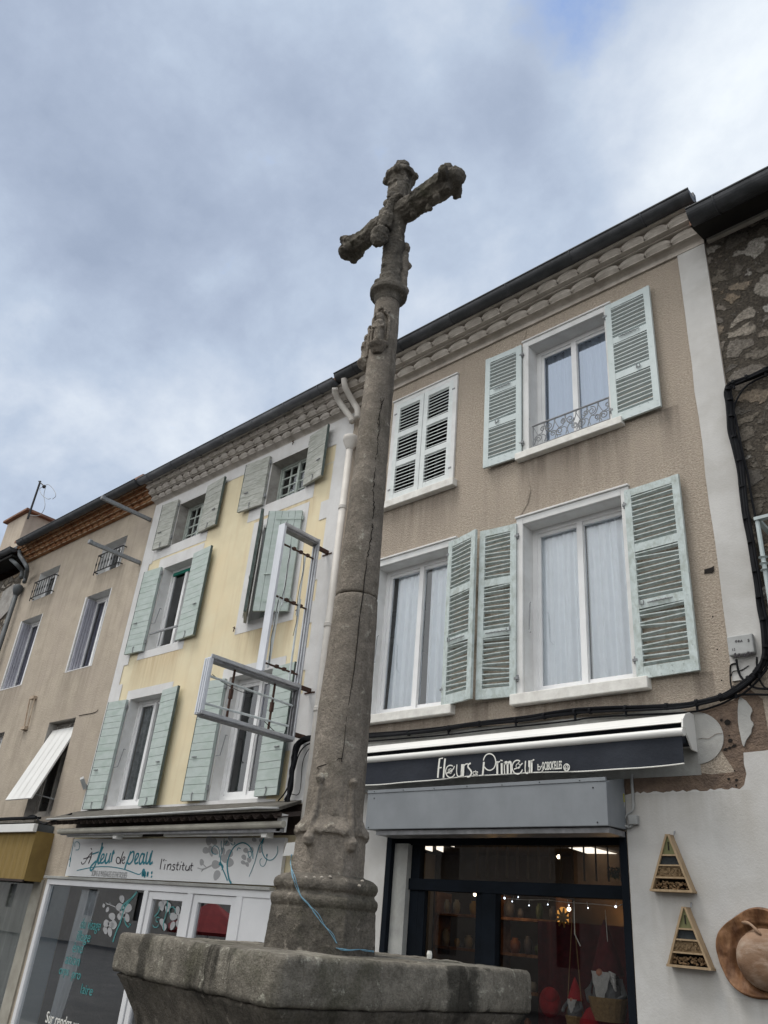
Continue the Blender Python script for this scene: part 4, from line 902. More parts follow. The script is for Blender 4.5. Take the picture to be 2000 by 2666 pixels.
th.tube(catmull([F('C2', *q, .04) for q in ((510, 1050), (490, 950), (530, 830), (620, 700), (740, 620), (885, 555), (1000, 520))], 4), .011, 6)
th.tube(catmull([F('C2', *q, .04) for q in ((510, 1050), (560, 1300), (600, 1500), (650, 1700), (690, 1950), (730, 2150), (760, 2300))], 4), .011, 6)
th.tube(catmull([F('C3', *q, .04) for q in ((600, 1935), (680, 1975), (804, 1985), (900, 1990))], 4), .010, 6)
th.tube(catmull([F('C3', *q, .04) for q in ((715, 1890), (760, 1960), (830, 2000))], 4), .008, 6)
th.build('thin_cable', 'cable', cb_)
# cables hanging at the yellow house corner
cb2 = thing('cable_drop', 'black cables curving down the white corner of the yellow house behind the stone shaft', 'cable bundle', F('A5', 1440, 1100, .08))
cm = MB()
for k in range(7):
    j = lambda: random.uniform(-15, 15)
    cm.tube(catmull([F('A5', a + j(), b + j(), .08 + .02 * (k % 3)) for a, b in ((1640, 930), (1585, 945), (1510, 965), (1465, 1010), (1440, 1090), (1430, 1180), (1415, 1280), (1395, 1370))], 5), .017 + .006 * (k % 2), 6)
cm.tube(catmull([F('A5', a, b, .07) for a, b in ((1590, 970), (1520, 1000), (1475, 1060), (1440, 1180), (1390, 1300), (1340, 1365))], 5), .009, 6)
cm.tube(catmull([F('A5', a, b, .05) for a, b in ((1580, 985), (1530, 1040), (1500, 1120), (1480, 1310), (1420, 1320))], 5), .005, 6)
cm.build('cable', 'cable', cb2)

# ================================================================== INSECT HOTELS and carved disc
def hotel(label, pk):
    d = .10; P_ = [F('C1', *q, d) for q in pk]  # TL, TRfront, BRfront, BL  (front plane)
    tl, tr, brr, bl = P_; z1 = tl.z; z0 = (bl.z + brr.z) / 2; xc = (tl.x + tr.x) / 2; t = thing('insect_hotel', label, 'insect hotel', ((bl.x + brr.x) / 2, -.05, z0), 'triangular insect hotels on the white wall')
    lw = (lambda z: xc - .02 - (xc - bl.x) * (z1 - z) / (z1 - z0)); rw = (lambda z: xc + .02 + (brr.x - xc) * (z1 - z) / (z1 - z0))
    f = MB(); th_ = .016
    f.add([(lw(z0), -d, z0), (lw(z1), -d, z1), (lw(z1) + th_ * 1.1, -d, z1), (lw(z0) + th_ * 1.1, -d, z0)] + [(lw(z0), -.01, z0), (lw(z1), -.01, z1), (lw(z1) + th_ * 1.1, -.01, z1), (lw(z0) + th_ * 1.1, -.01, z0)], [(3, 2, 1, 0), (4, 5, 6, 7), (0, 1, 5, 4), (2, 3, 7, 6), (1, 2, 6, 5), (3, 0, 4, 7)])
    f.add([(rw(z0), -d, z0), (rw(z1), -d, z1), (rw(z1) - th_ * 1.1, -d, z1), (rw(z0) - th_ * 1.1, -d, z0)] + [(rw(z0), -.01, z0), (rw(z1), -.01, z1), (rw(z1) - th_ * 1.1, -.01, z1), (rw(z0) - th_ * 1.1, -.01, z0)], [(3, 2, 1, 0), (4, 5, 6, 7), (0, 1, 5, 4), (2, 3, 7, 6), (1, 2, 6, 5), (3, 0, 4, 7)])
    f.box(lw(z0) - .006, rw(z0) + .006, -d - .004, -.01, z0 - .018, z0); f.box(lw(z1), rw(z1), -d, -.01, z1, z1 + .01)
    H = z1 - z0; lev = [.215, .44, .63]
    for q in lev: zz = z0 + H * q; f.box(lw(zz) + th_, rw(zz) - th_, -d + .002, -.01, zz - .006, zz + .006)
    f.build('frame', 'wood', t)
    MB().add([(lw(z0) + .01, -.012, z0), (rw(z0) - .01, -.012, z0), (xc, -.012, z1)], [(0, 1, 2)]).build('back_board', 'dark', t)
    za = z0 + H * .64
    MB().add([(lw(za) + th_, -d + .012, za), (rw(za) - th_, -d + .012, za), (rw(z1) - th_ * .6, -d + .012, z1 - .005), (lw(z1) + th_ * .6, -d + .012, z1 - .005)], [(0, 1, 2, 3)]).build('green_board', 'greenp', t)
    MB().box(xc - .004, xc + .005, -d + .006, -d + .011, z1 - H * .28, z1 - H * .12).build('slot', 'crack', t)
    za, zb = z0 + H * .45, z0 + H * .62
    MB().add([(lw(za) + th_, -d + .02, za), (rw(za) - th_, -d + .02, za), (rw(zb) - th_, -d + .02, zb), (lw(zb) + th_, -d + .02, zb)], [(0, 1, 2, 3)]).build('slate_panel', 'slate', t)
    c = MB(); dk = MB(); zz = z0 + H * .225 + .008; row = 0
    while zz < z0 + H * .42:
        x = lw(zz) + th_ + .009 + (.007 if row % 2 else 0)
        while x < rw(zz) - th_ - .006:
            r = random.uniform(.0055, .0075); pts = [(x + r * cos(i * pi / 4), zz + r * sin(i * pi / 4)) for i in range(8)]; pi_ = [(x + r * .6 * cos(i * pi / 4), zz + r * .6 * sin(i * pi / 4)) for i in range(8)]
            y = -d + random.uniform(.006, .02)
            c.add([(a, y, b) for a, b in pts] + [(a, y, b) for a, b in pi_] + [(a, -.02, b) for a, b in pts], [(i, (i + 1) % 8, (i + 1) % 8 + 8, i + 8) for i in range(8)] + [(i, (i + 1) % 8, (i + 1) % 8 + 16, i + 16) for i in range(8)])
            x += .0145
        zz += .0135; row += 1
    c.build('cane_tubes', 'cane', t)
    b = MB()
    for i in range(70):
        zz = z0 + .006 + random.random() * H * .13; x = random.uniform(lw(zz) + th_ + .01, rw(zz) - th_ - .01)
        b.obox((x, -d + .03 + random.random() * .03, zz), random.uniform(.006, .016), .006, random.uniform(.003, .007), Matrix.Rotation(random.uniform(-1, 1), 3, 'Y') @ Matrix.Rotation(random.random() * 3, 3, 'Z'))
    b.build('bark_filling', 'bark', t)
    hk = MB(); hk.tube([(xc + .035, -.04, z1 + .01), (xc + .035, -.03, z1 + .035), (xc + .03, -.008, z1 + .045)], .006, 6); hk.build('hook', 'greyiron', t)
hotel('upper triangular wooden insect hotel, nearer the shop window frame', ((852, 75), (878, 75), (1040, 510), (752, 490)))
hotel('lower triangular wooden insect hotel, close to the carved wooden disc', ((983, 645), (1008, 650), (1185, 1110), (885, 1090)))
dk = thing('carved_disc', 'large round brown carved wooden disc with a pale raised fruit, hung on the white wall', 'wood carving', (-2.42, -.04, 1.69))
cxd, czd, RX, RZ = -2.415, 1.69, .335, .315
def dfn(u, v):
    a = 2 * pi * u; r = v; wob = 1 + .05 * sin(a * 2 + .6) + .025 * sin(a * 5)
    x = cxd + RX * r * cos(a) * wob; z = czd + RZ * r * sin(a) * wob
    rm_ = math.hypot((x - cxd - .02) / .215, (z - czd + .03) / .20)
    mound = .0
    lobes = .02 * cos(math.atan2(z - czd, x - cxd) * 2) if rm_ < 1 else 0
    rim = .035 + .045 * (r ** 3) + .007 * sin(a * 5 + r * 7)
    if rm_ >= 1: rim -= .03 * max(0, 1 - (rm_ - 1) * 5)
    h = max(rim if rm_ >= 1 else 0, .02) + .01 * noise.noise(Vector((x * 14, z * 14, 3))) + .004 * noise.noise(Vector((x * 50, z * 50, 1)))
    if r > .97: h = .02
    return (x, -h, z)
MB().grid(dfn, 120, 46).build('disc', 'teak', dk, smooth=True)
def afn(u, v):
    a = 2 * pi * u; r = v * 1.0 * (1 + .04 * cos(2 * a)); x = cxd + .05 + .235 * r * cos(a); z = czd - .04 + .215 * r * sin(a)
    return (x, -(.15 * max(0, 1 - r ** 3) ** .5 + .036 + .008 * noise.noise(Vector((x * 14, z * 14, 3)))), z)
MB().grid(afn, 48, 16).build('raised_fruit', 'teakl', dk, smooth=True)
MB().tube(catmull([(cxd - .10, -.09, czd + .20), (cxd - .03, -.13, czd + .19), (cxd + .03, -.15, czd + .14), (cxd + .05, -.15, czd + .12)], 5), [.008, .012, .014, .014, .012, .01, .01, .01, .012, .012, .01, .01, .008, .008, .006, .005][:16], 8).build('stem', 'teakl', dk, smooth=True)

# ================================================================== YELLOW HOUSE
YX0, YX1 = -13.28, -7.66
yh = thing('town_house', 'yellow house with white painted quoins, mint plank shutters and scalloped eaves', 'house', (-10.5, 0, 0))
W = dict(s1=(-12.35, -11.43, 7.70, 8.58), s2=(-9.62, -8.65, 7.74, 8.56), m1=(-12.40, -11.42, 5.63, 7.24), m2=(-9.55, -8.60, 5.66, 7.28), b1=(-12.52, -11.46, 3.02, 4.78), b2=(-9.76, -8.67, 3.02, 4.80))
YSH = (-13.0, -8.1, -.6, 1.9)
house_shell(yh, YX0, YX1, 8.87, 'yellow', list(W.values()) + [YSH])
reveals(yh, [W['s1'], W['s2']], 'revealg', .28); reveals(yh, [W['m1'], W['m2'], W['b1'], W['b2']], 'reveal', .26)
def wsur(k, x0, x1, z0, z1): surround(yh, x0, x1, z0, z1, W[k], 'ywhite')
wsur('s1', -12.94, -11.2, 7.50, 8.70); wsur('s2', -10.05, -8.42, 7.52, 8.70); wsur('m1', -12.62, -11.22, 5.49, 7.46); wsur('m2', -9.84, -8.48, 5.49, 7.46); wsur('b1', -12.66, -11.28, 2.93, 4.94); wsur('b2', -9.95, -8.50, 2.93, 4.95)
tz = MB().sheet(YX0, YX1, 8.60, 8.87, [(-13.5, -13.0, 8.0, 9.0)], -.0065)
q = [(YX0 + .001, 2.93)]; z = 2.93; tooth = [(-12.93, 4.35), (-13.06, 4.62), (-12.90, 5.10), (-13.02, 5.45), (-12.88, 5.85), (-12.98, 6.5), (-12.86, 7.1), (-12.99, 7.45), (-12.90, 8.86)]
zz = 2.93
for x, zt_ in tooth:
    tz.add([(YX0 + .001, -.0085, zz), (x, -.0085, zz), (x, -.0085, zt_), (YX0 + .001, -.0085, zt_)], [(0, 1, 2, 3)]); zz = zt_
zz = 2.93
for x, zt_ in ((-8.14, 3.6), (-8.28, 4.02), (-8.12, 4.35), (-8.05, 4.68), (-8.22, 5.0), (-8.05, 5.37), (-8.22, 5.70), (-8.05, 6.03), (-8.22, 6.35), (-8.03, 6.69), (-8.03, 7.04), (-8.20, 7.36), (-8.03, 7.69), (-8.03, 8.03), (-8.22, 8.04), (-8.02, 8.36), (-8.3, 8.61)):
    x2 = x
    tz.add([(x2, -.0085, zz), (YX1 - .001, -.0085, zz), (YX1 - .001, -.0085, zt_), (x2, -.0085, zt_)], [(0, 1, 2, 3)]); zz = zt_
tz.sheet(-12.95, -8.3, 2.90, 3.0, [], -.0065)
tz.build('painted_quoins', 'ywhite', yh)
casement(yh, *W['s1'], y=.22, fm='oldframe', munt=(2, 4), curtain=None, fw=.04, bot=.05, sash=.03, mull=.05)
casement(yh, *W['s2'], y=.22, fm='oldframe', munt=(2, 4), curtain=None, fw=.04, bot=.05, sash=.03, mull=.05)
for k in ('s1', 's2'):
    x0, x1, z0, z1 = W[k]
    MB().grid(lambda u, v: (x0 + .06 + (x1 - x0 - .12) * u, .34 + .03 * sin(u * 25), z0 + .05 + v * (.30 + .05 * sin(u * 12))), 40, 3).build('half_curtain', 'curtain', yh, smooth=True)
casement(yh, *W['m1'], y=.2, leaves=2, curtain=None); casement(yh, *W['b1'], y=.2, curtain='curtaing'); casement(yh, *W['b2'], y=.2, curtain=None, fw=.07, sash=.055)
casement(yh, *W['m2'], y=.22, fm='oldframe', curtain=None)
MB().box(-12.34, -11.48, .17, .2, 7.12, 7.18).build('green_blind', mat('green_blind_edge', (.02, .2, .15), (.015, .16, .12), 5), yh)
x0, x1, z0, z1 = W['b2']
MB().grid(lambda u, v: (x0 + .45 + .45 * u, .32 + .02 * sin(u * 30), z1 - .75 + .65 * v), 30, 2).build('blue_curtain', mat('lilac_curtain', (.26, .28, .40), (.2, .21, .32), 4), yh, smooth=True)
planks(yh, -12.37, -12.86, 7.69, 8.68, .02, .05, 'greyp'); planks(yh, -11.43, -10.86, 7.69, 8.67, .02, .06, 'greyp')
planks(yh, -9.65, -10.25, 7.74, 8.70, .02, .06, 'greyp'); planks(yh, -8.64, -8.13, 7.76, 8.72, .02, .10, 'greyp')
planks(yh, -12.42, -12.94, 5.62, 7.25, .02, .05); planks(yh, -11.41, -10.84, 5.64, 7.27, .02, .06)
planks(yh, -12.54, -13.08, 2.98, 4.77, .02, .05); planks(yh, -11.46, -10.95, 2.99, 4.80, .02, .07)
planks(yh, -9.79, -10.29, 3.02, 4.78, .02, .05); planks(yh, -8.69, -8.18, 3.03, 4.79, .02, .06)
s_ = planks(yh, -9.56, -9.14, 5.62, 7.36, .02, .36, 'greyp', vertical=True); s_['label'] = 'grey board shutter standing ajar, seen edge-on'
s_ = planks(yh, -8.58, -9.05, 5.62, 7.30, .02, .30, 'mintp', vertical=True); s_['label'] = 'mint board shutter pulled nearly closed'
gd = MB(); gd.box(-12.36, -11.44, -.03, .0, 5.92, 5.95); gd.tube([(-12.0, -.01, 5.66), (-12.0, -.01, 5.93)], .012, 6); gd.tube([(-11.9, -.01, 5.66), (-11.9, -.01, 5.93)], .012, 6); gd.build('window_guard', 'greyiron', yh)
for (xx, z_) in ((-12.36, 6.25), (-12.49, 3.75), (-9.72, 3.75)):
    h_ = MB().tube([(xx, .1, z_ + .2), (xx + .02, .06, z_ + .2), (xx + .02, .02, z_ - .1), (xx - .0, -.04, z_ - .12)], .008, 6); h_.build('reveal_hook', 'greyiron', yh)
for k, a, b in (('A5', 1040, 215), ('A5', 1455, 100), ('A4', 1240, 300)):
    p = F(k, a, b, .04); MB().tube([p + Vector((0, .04, 0)), p, p + Vector((.03, 0, .01)), p + Vector((.02, 0, -.07))], .008, 6).build('wall_hook', 'rust', yh)
cb = MB()
cb.grid(lambda u, v: (YX0 + (YX1 - YX0) * u, -.008 - .10 * v * v, 8.83 + .06 * v), 2, 6)
scallop_row(cb, YX0, YX1, 8.885, .085, .15, .235, .005)
cb.box(YX0, YX1, -.09, 0, 8.89, 8.975); cb.box(YX0, YX1, -.17, 0, 8.972, 8.99)
scallop_row(cb, YX0, YX1, 8.99, .085, .24, .235, .006); cb.box(YX0, YX1, -.19, 0, 8.995, 9.075); cb.box(YX0, YX1, -.25, 0, 9.073, 9.09)
scallop_row(cb, YX0, YX1, 9.09, .085, .33, .235, .007); cb.box(YX0, YX1, -.27, 0, 9.095, 9.175); cb.box(YX0, YX1, -.36, 0, 9.173, 9.19)
cb.build('cornice', 'cornicey', yh)
gutter(yh, -13.36, F('A8', 115, 1040, .43).x, -.43, 9.23, .09, 'zinc', .82)

# canopy of corrugated sheet over the salon front
cn = thing('corrugated_canopy', 'dark brown corrugated canopy with pale gutter edge over the white salon sign', 'canopy', (-10.4, -.25, 2.85))
MB().add([(-13.38, -.008, 2.97), (-7.80, -.008, 2.97), (-7.62, -.52, 2.80), (-13.32, -.52, 2.78), (-13.38, -.008, 2.93), (-7.80, -.008, 2.93), (-7.62, -.52, 2.76), (-13.32, -.52, 2.75)], [(0, 1, 2, 3), (7, 6, 5, 4), (0, 3, 7, 4), (1, 5, 6, 2), (3, 2, 6, 7), (4, 5, 1, 0)]).build('roof_sheet', 'stonetop', cn)
MB().grid(lambda u, v: (-13.30 + 5.66 * u, -.515 + .46 * v, 2.705 + .026 * sin(u * 5.66 / .19 * 2 * pi) + .10 * v), 420, 2).build('corrugated_sheet', 'corr', cn, smooth=True)
MB().tube([(-13.34, -.53, 2.765), (-10.5, -.535, 2.775), (-8.0, -.54, 2.80), (-7.62, -.52, 2.79)], .014, 6).build('edge_cable', 'plasticg', cn)
MB().box(-13.32, -7.62, -.47, -.45, 2.71, 2.755).build('fascia', 'corr', cn)
MB().add([(-13.3, -.01, 2.56), (-7.7, -.01, 2.56), (-7.7, -.01, 2.92), (-13.3, -.01, 2.92)], [(0, 1, 2, 3)]).build('painted_shadow_sheet', 'corr', cn)  # dark sheet painted in as the shade under the canopy

ra = thing('folded_awning', 'folded awning with dirty cream front bar under the corrugated canopy', 'awning', (-10.3, -.4, 2.6))
MB().tube([(-13.03, -.42, 2.595), (-7.60, -.42, 2.625)], .04, 12).build('front_bar', mat('dirty_cream_bar', (.44, .42, .36), (.3, .28, .24), 4, .6), ra)
MB().box(-13.0, -7.62, -.40, -.385, 2.54, 2.60).build('valance', 'alud', ra)
ar = MB()
for (xa, xb) in ((-12.9, -11.4), (-9.5, -8.0)): ar.box(xa, xb, -.34, -.28, 2.52, 2.58); ar.box(xb - .05, xb + .05, -.37, -.26, 2.49, 2.60)
ar.build('folding_arm', 'awnwhite', ra)
lt = MB(); p = F('A6', 965, 110, .35); lt.box(-7.75, -7.68, -.4, -.3, 2.55, 2.75); lt.build('bracket', 'awnwhite', ra)
for (a, b, l) in ((-12.45, -11.05, 'left'), (-10.4, -8.7, 'right')):
    o = MB().box(a, b, -.2, -.12, 2.535, 2.60); o = o.build('sign_light', 'awnwhite', bev=.01); tag(o, 'white tube light casing above the %s half of the salon sign' % l, 'sign light', 'casings lighting the salon sign')

# salon sign board
sg = thing('shop_sign', 'white salon sign with teal À FLEUR DE PEAU lettering and grey orchids', 'sign', (-10.7, -.05, 2.25))
tl, tr, br_, bl = F('A3', 618, 290, .06), F('A6', 868, 238, .06), F('A6', 835, 612, .06), F('A3', 560, 600, .06)
sg_pan = MB().add([(bl.x, -.06, 1.975), (br_.x, -.06, 1.985), (br_.x, -.06, 2.525), (bl.x, -.06, 2.525), (bl.x, -.008, 1.975), (br_.x, -.008, 1.985), (br_.x, -.008, 2.525), (bl.x, -.008, 2.525)], [(0, 1, 2, 3), (1, 5, 6, 2), (5, 4, 7, 6), (4, 0, 3, 7), (3, 2, 6, 7), (4, 5, 1, 0)]); sg_pan.build('panel', 'signw', sg)
SD = .063
def sk(mb, pts, w, k='A3', sm=5):
    P_ = [F(k, a, b, SD) for a, b in pts]; P_ = catmull(P_, sm) if sm and len(P_) > 2 else P_
    if isinstance(w, (list, tuple)) and len(w) == 2: n = len(P_); w = [w[0] + (w[1] - w[0]) * i / (n - 1) for i in range(n)]
    mb.ribbon(P_, [q * .72 for q in w] if isinstance(w, list) else w * .72)
bv = MB()
for pts, w in (([(703, 478), (712, 497), (735, 482), (765, 430), (797, 392)], .018), ([(797, 392), (785, 440), (765, 492)], .03), ([(722, 452), (760, 440), (792, 428)], .018), ([(786, 360), (795, 372)], .02),
               (arc(1022, 465, 17, 28, 0, 360), .018), ([(1068, 388), (1050, 440), (1040, 495)], .022), ([(1052, 470), (1075, 455), (1080, 435), (1065, 440), (1055, 470), (1065, 492), (1080, 480)], .018),
               ([(1400, 450), (1390, 500), (1384, 542)], .02), ([(1420, 452), (1414, 470)], .02), ([(1428, 495), (1418, 545)], .018), ([(1434, 470), (1436, 462)], .024), ([(1452, 497), (1442, 547)], .018), ([(1450, 515), (1465, 498), (1478, 503), (1468, 548)], .018),
               ([(1515, 503), (1500, 500), (1495, 515), (1510, 530), (1500, 548), (1484, 545)], .018), ([(1540, 478), (1528, 535), (1538, 549)], .02), ([(1522, 505), (1550, 503)], .014), ([(1562, 505), (1552, 549)], .018), ([(1567, 483), (1569, 475)], .024),
               ([(1588, 483), (1578, 538), (1588, 550)], .02), ([(1572, 508), (1598, 506)], .014), ([(1612, 508), (1603, 535), (1612, 550), (1628, 545), (1642, 510)], .018), ([(1642, 508), (1634, 552)], .018)):
    sk(bv, pts, w)
for pts in ([(1660, 485), (1650, 540), (1660, 552)], [(1645, 510), (1670, 508)]): sk(bv, pts, .018)
bv.build('black_lettering', 'blackv', sg)
tv = MB()
for pts, w in (([(885, 312), (880, 345), (855, 420), (825, 500), (800, 545), (782, 548), (785, 520), (805, 495), (830, 470)], .042), ([(800, 410), (830, 400), (855, 392)], .03), ([(893, 345), (870, 400), (850, 460), (850, 490), (868, 480)], .046),
               ([(868, 470), (895, 440), (900, 415), (885, 415), (872, 450), (872, 485), (895, 480), (912, 450)], .036), ([(925, 402), (912, 450), (912, 487), (930, 480), (950, 440)], .04), ([(958, 400), (944, 455), (946, 490)], .04), ([(960, 480), (975, 400), (988, 378)], .042), ([(975, 410), (992, 395)], .036),
               ([(1130, 385), (1112, 440), (1090, 500), (1078, 540)], .042), ([(1118, 420), (1145, 390), (1158, 400), (1148, 460), (1120, 495), (1100, 485)], .036), ([(1168, 470), (1195, 430), (1196, 408), (1180, 412), (1165, 460), (1170, 492), (1195, 482)], .036),
               ([(1245, 412), (1225, 410), (1205, 460), (1208, 495), (1228, 480), (1248, 420)], .038), ([(1250, 405), (1238, 460), (1242, 492), (1255, 480)], .04), ([(1275, 390), (1262, 460), (1266, 492), (1285, 475), (1308, 400)], .04), ([(1318, 378), (1300, 450), (1296, 495), (1320, 480)], .044)):
    sk(tv, pts, w)
sk(tv, [(665, 552), (740, 535), (840, 520), (950, 520), (1060, 538), (1140, 565), (1200, 585), (1225, 570)], .016)
for a, b, r in ((1240, 560, 10), (1250, 580, 9), (1235, 585, 8), (1278, 575, 6), (1275, 592, 6), (1312, 570, 5), (1310, 605, 4), (1252, 595, 7)): p = F('A3', a, b, SD); tv.add([(p.x + .004 * r * cos(i * pi / 4), p.y - .002, p.z + .004 * r * sin(i * pi / 4)) for i in range(8)], [tuple(range(8))])
# vines
for pts, w in (([(460, 605), (440, 560), (428, 470), (440, 400), (480, 320), (540, 285), (590, 300), (625, 350), (630, 410)], (.035, .012)), ([(430, 582), (410, 530), (385, 470), (375, 400), (395, 330), (405, 250)], (.025, .008)), ([(345, 375), (318, 370), (305, 340), (325, 308), (355, 320), (368, 360), (365, 400)], .012),
               ([(720, 240), (700, 300), (708, 370), (740, 415), (785, 415), (820, 370), (825, 310)], (.02, .008)), ([(700, 405), (685, 425), (690, 460), (715, 468), (735, 430), (738, 400)], .008), ([(600, 550), (640, 450), (660, 380), (680, 310), (715, 250)], (.006, .02)), ([(595, 390), (592, 360), (612, 352), (620, 380), (605, 400), (595, 385)], .01), ([(505, 345), (515, 325), (535, 330)], .012), ([(455, 285), (470, 302), (488, 295), (485, 280)], .012), ([(385, 340), (380, 300), (382, 270)], .012), ([(410, 300), (425, 280), (428, 265)], .012), ([(735, 385), (742, 375), (738, 395)], .02)):
    sk(tv, pts, w, 'A6')
p_ = [(365, 445), (380, 455), (395, 475), (385, 500)]; sk(tv, p_, (.06, .01), 'A6')
for pts, w in (([(640, 300), (625, 370), (612, 440), (600, 520)], (.01, .018)), ([(648, 350), (650, 310), (675, 305), (690, 330), (680, 370), (655, 375)], .012), ([(600, 460), (612, 440), (608, 480)], .02)): sk(tv, pts, w)
tv.build('teal_lettering', 'teal', sg)
gv = MB()
def petal(k, a, b, rx, ry_, ang, m=gv, d=.0618):
    pts = []
    for i in range(12):
        t_ = 2 * pi * i / 12; x = rx * cos(t_); y = ry_ * sin(t_) * (1 - .25 * cos(t_)); pts.append(F(k, a + x * cos(RD(ang)) - y * sin(RD(ang)), b + x * sin(RD(ang)) + y * cos(RD(ang)), d))
    m.add(pts, [tuple(range(12))])
for a, b, rx, ry_, an in ((285, 270, 38, 26, 100), (325, 275, 30, 24, 60), (262, 345, 28, 26, 20), (300, 350, 45, 18, 80), (330, 350, 36, 22, 40), (425, 290, 26, 22, 20), (455, 255, 26, 18, 60), (340, 455, 35, 34, 0), (345, 540, 42, 26, 110), (405, 410, 36, 26, 70), (445, 370, 30, 34, 30), (450, 440, 30, 36, 10), (395, 350, 30, 18, 80), (228, 437, 17, 26, 0), (560, 400, 24, 18, 60), (575, 345, 22, 20, 40), (600, 420, 22, 18, 90), (555, 440, 22, 15, 30), (620, 340, 24, 16, 80), (640, 260, 20, 16, 30), (700, 270, 24, 18, 60), (690, 340, 16, 26, 10), (585, 455, 20, 14, 70)): petal('A6', a, b, rx, ry_, an)
for pts in ([(195, 482), (240, 490), (300, 462), (330, 455)], [(225, 508), (245, 485)], [(240, 455), (262, 475)]): sk(gv, pts, .016, 'A6')
gv.build('grey_orchids', 'greyv', sg)
o_ = F('A3', 788, 597, SD); textmesh('tagline', 'SOINS & MASSAGES ESTHETIQUES', .115, 'greyv', (o_.x, o_.y, o_.z), sg, width=F('A3', 1095, 600, SD).x - o_.x, ang=-.01, offset=-.001)['label'] = 'thin pale grey tagline in capitals'

# salon shop front
ss = yh
j = MB(); jy0, jy1 = -.07, .04
MB().box(-13.80, -8.08, -.10, .0, 1.925, 1.965).build('ledge', 'greyrender', ss, bev=.006)
j.box(-13.70, -8.08, jy0, jy1, 1.84, 1.925)
j.box(-13.70, -13.60, jy0, jy1, -.68, 1.84); j.box(-10.80, -10.70, jy0, jy1, -.68, 1.84); j.box(-9.76, -9.64, jy0, jy1, -.68, 1.84); j.box(-8.72, -8.60, jy0, jy1, -.68, 1.84); j.box(-13.6, -10.8, jy0, jy1, -.68, -.32)
j.build('shop_front', 'white', ss, bev=.004)
for (a, b) in ((-10.69, -9.77), (-9.63, -8.73)):
    s_ = MB().box(a, a + .10, jy0 + .02, jy1 - .01, -.66, 1.835).box(b - .10, b, jy0 + .02, jy1 - .01, -.66, 1.835).box(a + .1, b - .1, jy0 + .02, jy1 - .01, 1.74, 1.835).box(a + .1, b - .1, jy0 + .02, jy1 - .01, -.66, -.4).build('door', 'white', ss, bev=.003)
    MB().add([(a + .1, -.02, -.4), (b - .1, -.02, -.4), (b - .1, -.02, 1.74), (a + .1, -.02, 1.74)], [(0, 1, 2, 3)]).build('pane', 'glasss', s_)
MB().box(-8.60, -7.70, -.055, .0, -.68, 1.84).build('side_panel', 'white', ss)
MB().add([(-13.6, -.03, -.32), (-10.8, -.03, -.32), (-10.8, -.03, 1.84), (-13.6, -.03, 1.84)], [(0, 1, 2, 3)]).build('pane', 'glasss', ss)
MB().add([(-13.6, -.022, -.32), (-12.98, -.022, -.32), (-12.98, -.022, 1.84), (-13.6, -.022, 1.84)], [(0, 1, 2, 3)]).build('frosted_strip', 'frost', ss)
sr = MB(); sr.add([(-13.25, .05, -.6), (-7.7, .05, -.6), (-7.7, 2.4, -.6), (-13.25, 2.4, -.6)], [(0, 1, 2, 3)]).add([(-13.25, .05, 2.4), (-7.7, .05, 2.4), (-7.7, 2.4, 2.4), (-13.25, 2.4, 2.4)], [(3, 2, 1, 0)]).add([(-13.25, 2.4, -.6), (-7.7, 2.4, -.6), (-7.7, 2.4, 2.4), (-13.25, 2.4, 2.4)], [(3, 2, 1, 0)])
sr.build('salon_room', mat('salon_wall_paint', (.34, .30, .26), (.26, .23, .2), 1), yh)
MB().grid(lambda u, v: (-12.95 + .55 * u - .25 * (1 - v) ** 2 * u + .1 * v, .12 + .03 * sin(u * 24), -.3 + 2.1 * v), 40, 8).build('drape', 'curtain', ss, smooth=True)
# decals
def dsk(mb, pts, w, k='A3', d=.034):
    P_ = [F(k, a, b, d) for a, b in pts]; mb.ribbon(catmull(P_, 5) if len(P_) > 2 else P_, w, .001)
dg_ = MB(); dt = MB()
for k, a, b, rx, ry_, an in (('A3', 1055, 800, 34, 22, 80), ('A3', 1040, 870, 38, 34, 20), ('A3', 1110, 880, 30, 40, 30), ('A3', 1060, 920, 40, 26, 80), ('A3', 1095, 960, 40, 26, 70), ('A3', 1035, 950, 30, 22, 100), ('A3', 970, 950, 34, 28, 70), ('A3', 920, 1010, 26, 34, 10), ('A3', 985, 1020, 26, 40, 0), ('A3', 950, 1085, 42, 20, 85), ('A3', 910, 1070, 34, 18, 80), ('A3', 898, 855, 12, 18, 0), ('A3', 930, 890, 14, 24, 20), ('A3', 960, 1020, 30, 24, 60),
                         ('A3', 1395, 860, 44, 24, 80), ('A3', 1450, 870, 44, 26, 100), ('A3', 1425, 830, 36, 20, 60), ('A3', 1400, 1000, 34, 20, 80), ('A3', 1420, 1040, 34, 20, 90), ('A3', 1535, 900, 40, 18, 90), ('A3', 1500, 950, 34, 34, 0), ('A3', 1560, 960, 26, 36, 10), ('A3', 1545, 1020, 40, 24, 80), ('A3', 1490, 1030, 40, 20, 110)): petal(k, a, b, rx, ry_, an, dg_, .034)
dsk(dg_, [(1000, 870), (960, 850), (925, 840), (915, 830)], .012); dsk(dg_, [(955, 850), (950, 825)], .01)
dg_.build('orchid_decal', 'greyv', ss)
